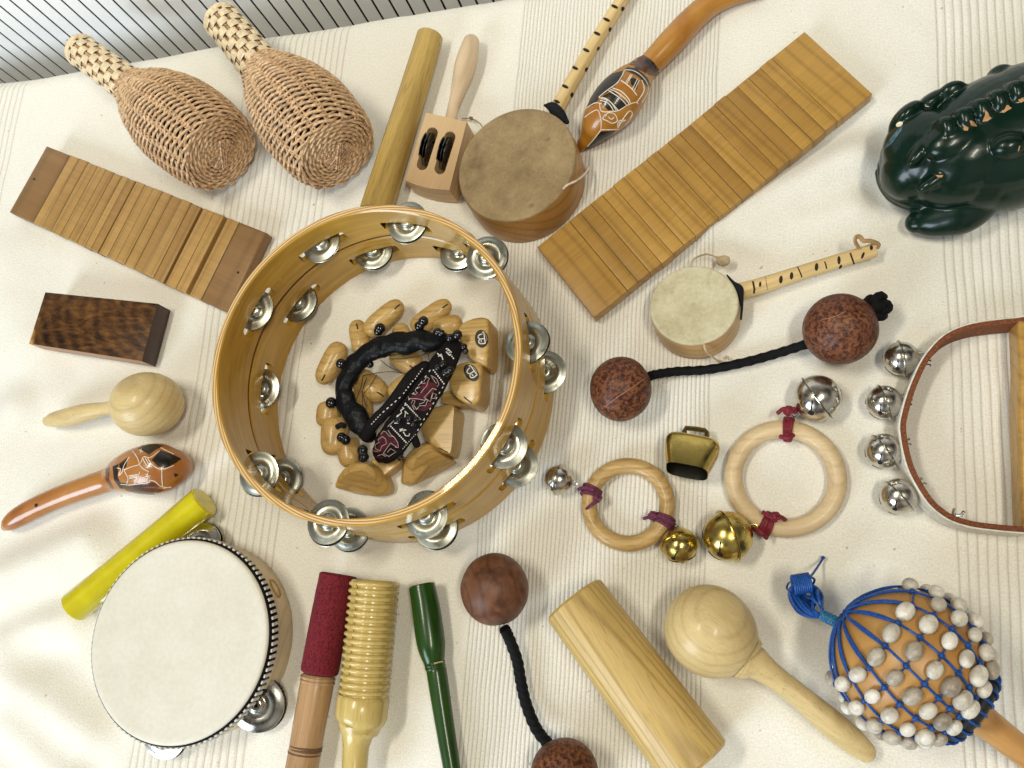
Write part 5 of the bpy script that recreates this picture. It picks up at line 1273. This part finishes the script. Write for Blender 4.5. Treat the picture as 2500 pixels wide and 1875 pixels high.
q = spline([(2058, 1524, .052), (2054, 1505, .050), (2066, 1490, .048), (2078, 1498, .052)], 5); sweep(mb, [P(*p) for p in q], .0007, 6)
obj('tassel', mb, blue, sk_)

# ------------------------------------------------------------------ strap of wooden shells inside the tambourine
ft = thing('wood_shell_rattle', 'black patterned cloth strap hung with carved wooden shells, inside the large tambourine', 'foot rattle', 960, 950)
shw = wood('carved_rubberwood', (.46, .28, .09), (.74, .51, .20), .0045, .36, .35, (0, .02, .035), .5, .2, vary=True, vamt=.18, pores=.5, sharp=.42)
slitm = MATS['dp']; shw2 = shw
def V4(x, y): return (750+x/4.706, 700+y/4.706)
def V5(x, y): return (750+x/5.185, 900+y/5.185)
def pod(a, b, w_, z, flat=.85, slit=True, tip=.8, zb=None):
    w_ *= .88
    mb = MB(); L_ = math.hypot(b[0]-a[0], b[1]-a[1]); ux, uy = ((b[0]-a[0])/L_, (b[1]-a[1])/L_) if L_ > 1 else (1, 0); mx, my = (a[0]+b[0])/2, (a[1]+b[1])/2; hl = L_/2+w_*.42
    sweep_px(mb, [(mx+ux*hl*q, my+uy*hl*q, max(2, w_*(1-abs(q)**3.4)**.42*(1-.06*q))) for q in [math.sin(PI/2*k/8) for k in range(-8, 9)]], 28, 'flat', 3, z0=z, z1=zb or z, flat=flat)
    o5 = obj('wooden_shell', mb, shw, ft, 50)
    if slit:
        bv5 = mb.bvh(); dx, dy = b[0]-a[0], b[1]-a[1]; L = math.hypot(dx, dy); dx, dy = dx/L, dy/L; m5 = MB()
        c = slit if isinstance(slit, tuple) else (b[0]+dx*w_*.10, b[1]+dy*w_*.10)
        stroke(m5, bv5, [(c[0]-dx*w_*.14, c[1]-dy*w_*.14), (c[0]+dx*w_*.16, c[1]+dy*w_*.16)], 3.6, lift=0)
        if m5.v: obj('slit', m5, slitm, o5)
pod(V4(760, 470), V4(1010, 250), 62, .016); pod(V4(1290, 440), V4(1560, 240), 60, .017); pod(V4(620, 660), V4(580, 480), 54, .014); pod(V4(350, 740), V4(200, 1020), 62, .015)
pod(V4(1090, 540), V4(1080, 520), 50, .018, slit=None); pod(V4(1560, 470), V4(1680, 440), 62, .018, slit=None)
pod(V4(1080, 800), V4(1200, 880), 68, .014, slit=V4(1208, 928)); pod(V4(640, 1090), V4(800, 1200), 72, .013, slit=V4(838, 1232)); pod(V4(1060, 1210), V4(1230, 1080), 72, .016, slit=None)
pod(V4(250, 1440), V4(240, 1500), 70, .014, slit=None); pod(V5(350, 760), V5(340, 950), 78, .015, slit=None); pod(V5(520, 1000), V5(540, 1120), 66, .016, slit=None); pod(V4(600, 1300), V4(640, 1420), 64, .012, slit=None)
def dshape(pts, z0, z1, bev=.006, slit=None, front=None, bb=None):
    o5 = spline(pts, 3, True); mb = MB(); slab(mb, outl(o5, z1), z0, z1, bev*.55, 6, bevbot=bb or .002, scaled=True); o6 = obj('wooden_shell', mb, shw, ft, 40)
    bv5 = mb.bvh(); 
    if slit:
        m5 = MB(); stroke(m5, bv5, slit, 3.4)
        if m5.v: obj('slit', m5, slitm, o6)
    return bv5, o6
def curve(ctrl, straight=()): return [tuple(p) for p in ctrl]
dsh = []
dsh.append(dshape([V4(*p) for p in ((1740, 440), (1850, 370), (1960, 340), (2040, 345), (2085, 390), (2090, 600), (2075, 860), (2010, 890), (1880, 830), (1790, 700), (1730, 560))], .006, .034, .007))
dsh.append(dshape([V4(*p) for p in ((1650, 990), (1700, 900), (1790, 860), (1900, 862), (2000, 890), (2000, 1080), (1990, 1260), (1930, 1350), (1840, 1345), (1700, 1260), (1630, 1160), (1620, 1070))], .004, .030, .006, [V4(1800, 1265), V4(1895, 1345)]))
dshape([V4(*p) for p in ((1540, 1230), (1640, 1190), (1800, 1290), (1860, 1360), (1700, 1370), (1540, 1330))], .001, .016, .004)
def half_disc(face, outer, zf, zo, slit=None):
    n5 = 5; fc = spline([(x, y, z) for (x, y), z in zip(face, zf)], n5, True); oc = spline([(x, y, z) for (x, y), z in zip(outer, zo)], n5, True)
    m = len(fc); mb = MB(); Fp = [P(*p) for p in fc]; Op = [P(*p) for p in oc]; cf = sum(Fp, Vector())/m
    rings = [[lerp(cf, p, .5) for p in Fp], [lerp(cf, p, .97) for p in Fp], Fp]
    for t5 in (.35, .7, 1.0):
        rings.append([Vector((lerp(f, o, t5).x, lerp(f, o, t5).y, f.z+(o.z-f.z)*(1-math.sqrt(max(0, 1-t5*t5))))) for f, o in zip(Fp, Op)])
    rings.append([Vector((o.x, o.y, .0005)) for o in Op])
    vs = [cf]+[p for r in rings for p in r]; fs = [(0, 1+k, 1+(k+1) % m) for k in range(m)]
    for r in range(len(rings)-1):
        for k in range(m): a, b = 1+r*m+k, 1+r*m+(k+1) % m; fs.append((a, a+m, b+m, b))
    mb.add(vs, fs); o6 = obj('wooden_shell', mb, shw, ft, 28)
    if slit:
        m5 = MB(); stroke(m5, mb.bvh(), slit, 3)
        if m5.v: obj('slit', m5, slitm, o6)
V5l = lambda l: [V5(*p) for p in l]
half_disc(V5l([(1850, 478), (1845, 700), (1830, 950), (1798, 1070), (1700, 1000), (1610, 880), (1560, 760), (1550, 640), (1620, 540), (1740, 490)]), V5l([(1858, 472), (1852, 700), (1837, 950), (1795, 1088), (1670, 1065), (1540, 970), (1460, 830), (1455, 690), (1510, 570), (1680, 483)]), [.027]*10, [.024, .024, .022, .02, .012, .012, .012, .012, .014, .02], V5l([(1665, 1003), (1780, 1062)]))
half_disc(V5l([(1345, 1455), (1335, 1300), (1370, 1170), (1450, 1090), (1560, 1040), (1650, 1060), (1800, 1165), (1815, 1195), (1600, 1320)]), V5l([(1225, 1468), (1203, 1300), (1240, 1130), (1330, 1030), (1440, 955), (1570, 945), (1795, 1130), (1830, 1190), (1600, 1335)]), [.014, .020, .026, .028, .028, .026, .016, .012, .008], [.010, .013, .016, .018, .018, .018, .014, .009, .005])
half_disc(V5l([(388, 1500), (405, 1440), (455, 1375), (530, 1320), (620, 1298), (710, 1300), (800, 1340), (860, 1410), (900, 1510), (915, 1612), (700, 1575), (520, 1532)]), V5l([(372, 1505), (382, 1420), (440, 1310), (540, 1220), (660, 1170), (790, 1178), (905, 1250), (975, 1340), (1045, 1480), (1020, 1590), (700, 1595), (500, 1545)]), [.008, .012, .018, .023, .026, .027, .026, .022, .014, .007, .006, .006], [.004, .007, .011, .014, .016, .017, .016, .014, .010, .005, .003, .003])
dshape([V5(*p) for p in ((800, 1150), (1100, 1120), (1190, 1180), (1000, 1340), (930, 1350), (860, 1230))], .001, .014, .004)
# round maker's mark on two shells
wht = plain('printed_white', (.80, .76, .68), .5, bstr=0)
def mark(bv5, o6, cx, cy, rx, ry, an):
    m5 = MB(); decal(m5, bv5, oval(cx, cy, rx, ry, an, 20), .0003, 3); 
    if m5.v: d5 = obj('round_logo', m5, plain('printed_black', (.012, .010, .010), .4, bstr=0) if 'pb' not in MATS else MATS['pb'], o6)
    MATS['pb'] = bpy.data.materials.get('printed_black'); c, s = math.cos(an), math.sin(an)
    def L5(x, y): return (cx+(x*c-y*s), cy+(x*s+y*c))
    m5 = MB()
    for q5, cl_ in (([(-9, 6), (9, 6)], 0), ([(-9, 6), (-9, -2), (-6.5, -5), (-3, -5), (-.5, -2), (-.5, 6)], 0), ([(-.5, 6), (-.5, -2), (2, -5), (5, -5), (7.5, -2), (8, 3)], 0), ([(-6, -.5), (-3, -.5)], 0), ([(8, 6), (11, 6), (11, 3)], 0)):
        stroke(m5, bv5, [L5(x*rx/16, y*rx/16) for x, y in q5], 3.0, lift=.0006)
    stroke(m5, bv5, [L5(rx*.80*math.cos(a_), ry*.80*math.sin(a_)) for a_ in [.5+i*.3 for i in range(6)]], .9, lift=.0005)
    if m5.v: obj('logo_letters', m5, wht, o6)
mark(dsh[0][0], dsh[0][1], *V4(2003, 600), 22, 16, 1.45-PI)
mark(dsh[1][0], dsh[1][1], *V4(1887, 990), 23, 16, .95-PI)
# padded black loop
padm = plain('black_satin', (.004, .005, .007), .42, spec=.18, nscale=60, namt=.3, bstr=.9, bscale=110, bd=.002)
lp = [V4(*p) for p in ((1560, 610), (1440, 630), (1300, 620), (1150, 640), (1000, 650), (850, 690), (710, 755), (600, 840), (510, 950), (450, 1070), (425, 1200), (440, 1320), (490, 1420), (570, 1520), (650, 1620), (700, 1700))]
zz_ = [.034, .038, .040, .040, .039, .037, .036, .035, .034, .033, .032, .032, .032, .032, .031, .028]
q = spline([(p[0], p[1], z, ww) for p, z, ww in zip(lp, zz_, (40, 50, 54, 54, 54, 54, 53, 52, 51, 49, 49, 51, 54, 57, 56, 42))], 6)
pts = [P(p[0], p[1], p[2]) for p in q]; rr5 = [W(p[0], p[1], p[3], p[2])/2 for p in q]
mb = MB(); sweep(mb, pts, rr5, 28, False, 'round', .75, rfun=lambda i, a: 1+.06*math.sin(i*.55+2.5*math.sin(a))+.16*noise.noise(Vector((i*.28, math.cos(a)*1.6, math.sin(a)*1.6)))+(.10*max(0, math.sin(i*.42)) if math.sin(a) < 0 else 0))
obj('padded_loop', mb, padm, ft, 70)
# patterned flat strap
bp = [V5(*p) for p in ((1830, -250), (1720, -60), (1600, 130), (1470, 330), (1330, 540), (1200, 740), (1080, 910), (960, 1030), (900, 1080))]
zc5 = [.043, .046, .048, .049, .048, .046, .042, .037, .032]; wd5 = (56, 70, 80, 86, 88, 88, 86, 74, 46)
q = spline([(p[0], p[1], z, ww) for p, z, ww in zip(bp, zc5, wd5)], 7)
mb = MB(); sweep(mb, [P(p[0], p[1], p[2]-.004) for p in q], [W(p[0], p[1], p[3], p[2])/2 for p in q], 26, False, 'round', .22, rfun=lambda i, a: 1+.05*noise.noise(Vector((i*.3, math.cos(a)*2, math.sin(a)*2))))
batik = plain('black_batik', (.006, .004, .005), .8, spec=.18, nscale=400, namt=.4, bstr=.5); stp = obj('patterned_strap', mb, batik, ft, 70); bv = mb.bvh()
q = spline([(p[0]-22*.8, p[1]-22*.55, z+.002) for p, z in zip([V5(*p) for p in ((1500, -20), (1330, 120), (1180, 330), (1060, 480), (930, 620), (820, 740), (760, 850))], (.046, .049, .049, .047, .044, .040, .036))], 7)
mb = MB(); sweep(mb, [P(p[0]+14, p[1]+12, p[2]-.004) for p in q], .0050, 16, False, 'round', .7, rfun=lambda i, a: 1+.1*noise.noise(Vector((i*.3, math.cos(a), 2)))); fold = obj('folded_edge', mb, batik, ft, 70); bvf = mb.bvh()
winep = plain('wine_print', (.075, .006, .014), .8, nscale=400, namt=.4); pinkp = plain('pale_print', (.52, .36, .34), .8); whitep = plain('white_print', (.74, .72, .66), .8)
for poly in ([(1480, 180), (1530, 160), (1600, 180), (1660, 220), (1600, 300), (1530, 350), (1490, 400), (1380, 400), (1290, 385), (1330, 350), (1400, 330), (1450, 300), (1420, 240)], [(960, 800), (1000, 830), (1060, 860), (1140, 900), (1150, 990), (1050, 950), (960, 1050), (870, 1070), (800, 1040), (880, 1010), (920, 940), (900, 880)], [(1540, 440), (1600, 420), (1560, 500), (1480, 540), (1400, 520), (1480, 480)], [(800, 1080), (900, 1110), (1000, 1120), (960, 1135), (860, 1120)]):
    m5 = MB(); decal(m5, bv, [V5(*p) for p in poly], .0004, 5)
    if m5.v: obj('wine_motif', m5, winep, stp)
m5 = MB()
for qq in ([(1330, 320), (1370, 330), (1400, 310), (1370, 280), (1385, 250), (1430, 240), (1410, 210), (1450, 185), (1500, 190), (1480, 160), (1520, 110), (1550, 130), (1530, 170)], [(1570, 90), (1640, 130), (1670, 200), (1650, 230)], [(1580, 110), (1620, 170), (1640, 190)], [(1285, 355), (1290, 385), (1380, 380), (1480, 400), (1520, 395)], [(1480, 370), (1590, 250), (1640, 270)], [(1490, 370), (1560, 420), (1590, 330)], [(1570, 370), (1590, 310), (1640, 330), (1610, 380), (1575, 375)], [(1530, 160), (1520, 220), (1480, 260), (1440, 310)],
    [(1320, 440), (1340, 400), (1370, 410), (1350, 460), (1390, 520), (1410, 500)], [(1330, 460), (1360, 520)], [(1420, 450), (1480, 430), (1500, 390)], [(1380, 520), (1430, 470), (1500, 470), (1530, 400)],
    [(960, 860), (900, 900), (920, 930), (870, 960), (870, 1010), (930, 1040), (950, 980), (1010, 950), (1000, 890), (960, 860)], [(940, 830), (970, 790), (1000, 800), (1040, 850), (1100, 860), (1150, 930), (1160, 1000), (1120, 990)], [(1030, 780), (1060, 830), (1120, 880)], [(970, 1070), (1060, 940), (1150, 1000)], [(970, 1070), (1040, 1110), (1130, 1050), (1060, 1010), (1020, 1060)], [(780, 1020), (830, 1040), (900, 1045)], [(900, 1100), (960, 1080)], [(1000, 1110), (960, 1085)]):
    stroke(m5, bv, [V5(*p) for p in qq], 1.6, lift=.0005)
obj('outline_print', m5, pinkp, stp)
m5 = MB()
def dot5(bvv, x, y, r=1.8):
    h, nn = hit(bvv, x, y)
    if h is not None: ellipsoid(m5, h, (.0005*r/1.5, .0005*r/1.5, .0003), None, 6, 4)
for (a, b, n5) in (((1600, 20), (1730, 190), 8), ((1245, 440), (1430, 640), 11), ((1060, 730), (1250, 930), 11), ((1765, -250), (1850, -130), 6)):
    for i in range(n5): dot5(bv, *V5(a[0]+(b[0]-a[0])*i/(n5-1), a[1]+(b[1]-a[1])*i/(n5-1)), 2.0)
for (a, b) in (((1560, 20), (1100, 660)), ((1720, 230), (1370, 830)), ((1370, 830), (1200, 1030)), ((1100, 660), (1020, 740))):
    for i in range(9):
        f = i/9; x, y = a[0]+(b[0]-a[0])*f, a[1]+(b[1]-a[1])*f; stroke(m5, bv, [V5(x, y), V5(x+(b[0]-a[0])*.035, y+(b[1]-a[1])*.035)], 2.2, lift=.0003)
for (a, b) in (((1460, 0), (1350, 150)), ((1180, 360), (930, 580)), ((930, 580), (800, 720)), ((1340, 150), (1200, 340))):
    for i in range(5):
        f = i/5; x, y = a[0]+(b[0]-a[0])*f, a[1]+(b[1]-a[1])*f; stroke(m5, bvf, [V5(x, y), V5(x+(b[0]-a[0])*.08, y+(b[1]-a[1])*.08)], 2.4, lift=.0003)
for qq in ([(1140, 610), (1200, 560), (1190, 530), (1230, 500), (1210, 490)], [(1240, 540), (1280, 575)], [(1250, 540), (1240, 615)], [(1175, 770), (1215, 765)], [(1175, 790), (1210, 780)], [(1230, 765), (1230, 790)], [(1250, 770), (1250, 785)], [(1220, 800), (1250, 850), (1290, 850), (1300, 820)], [(1110, 690), (1160, 690)], [(1270, 690), (1300, 695)], [(1650, -190), (1700, -150)], [(1660, -150), (1700, -180), (1720, -110)], [(1760, -210), (1810, -160)], [(1780, -250), (1830, -200)]):
    stroke(m5, bv, [V5(*p) for p in qq], 2.6, lift=.0004)
obj('white_print', m5, whitep, stp)
bdm = plain('black_bead', (.006, .006, .008), .15, bstr=0, coat=.6)
for x, y, z, w_ in ((820, 510, .034, 25), (838, 480, .034, 28), (1335, 395, .042, 26), (1290, 450, .041, 26), (1500, 520, .040, 22), (1540, 535, .040, 20), (1640, 590, .044, 22), (1725, 555, .044, 26), (390, 885, .034, 27), (275, 1335, .032, 29), (395, 1730, .031, 25), (440, 1760, .030, 26), (1115, 1135, .047, 26), (720, 890, .032, 20), (1590, 990, .050, 22), (1640, 960, .050, 22), (1500, 930, .050, 18), (1560, 890, .050, 18), (1800, 690, .045, 18), (1820, 740, .044, 16)):
    x, y = V4(x, y); m6 = MB(); r6 = W(x, y, w_, z)/2; ellipsoid(m6, P(x, y, z), (r6, r6, r6*.9), None, 18, 12); obj('black_bead', m6, bdm, ft)
for x, y, z, w_ in ((700, 1035, .036, 27), (710, 1120, .036, 28), (1160, 650, .05, 17), (1290, 640, .05, 17), (1340, 700, .049, 16), (1380, 640, .049, 15)):
    x, y = V5(x, y); m6 = MB(); r6 = W(x, y, w_, z)/2; ellipsoid(m6, P(x, y, z), (r6, r6, r6*.9), None, 18, 12); obj('black_bead', m6, bdm, ft)
m6 = MB(); 
for qq in ([(1420, 940), (1350, 960)], ):
    pass
sweep(m6, [P(*V5(1340, 850), .040), P(*V5(1370, 910), .036), P(*V5(1385, 960), .030)], .0030, 8); obj('cord_end', m6, blackcloth, ft); m6 = MB(); sweep(m6, [P(*V5(380, 735), .030), P(*V5(430, 710), .032), P(*V5(470, 725), .034)], .0022, 8); obj('cord_end', m6, blackcloth, ft)
m6 = MB(); r7 = random.Random(9); thr = plain('dark_thread', (.05, .032, .018), .8, bstr=0)
for a, b in (((1430, 740), (900, 800)), ((1440, 750), (960, 830)), ((840, 840), (1140, 1010)), ((1140, 1000), (640, 1020)), ((800, 1010), (640, 1240)), ((780, 830), (960, 790)), ((640, 1020), (560, 1300)), ((1340, 760), (1400, 840)), ((680, 1050), (640, 1400)), ((700, 1380), (640, 1240))):
    m_ = ((a[0]+b[0])/2+r7.uniform(-40, 40), (a[1]+b[1])/2+r7.uniform(-40, 40)); qq = spline([(*V4(*a), .030), (*V4(*m_), .022), (*V4(*b), .028)], 8); m6 = MB(); sweep(m6, [P(*p) for p in qq], .00028, 4); obj('loose_thread', m6, thr, ft)
for k in range(12):
    a = V5(1200+r7.uniform(-40, 40), 1080+r7.uniform(-30, 20)); qq = spline([(a[0], a[1], .028), (a[0]+r7.uniform(-10, 6), a[1]+r7.uniform(4, 14), .024), (a[0]+r7.uniform(-6, 16), a[1]+r7.uniform(8, 22), .02)], 5); m6 = MB(); sweep(m6, [P(*p) for p in qq], .00025, 4); obj('loose_thread', m6, thr, ft)

for o in SC.objects:
    if o.parent is None and 'label' in o:
        g = {'slatted_clapper': 'slatted wooden clappers', 'hide_drum': 'hide drums on sticks', 'ball_shaker': 'ball shakers on black cords', 'bell_ring': 'wooden rings with bells', 'carved_gourd_rattle': 'carved gourd rattles'}.get(o.name.split('.')[0])
        if g: o['group'] = g
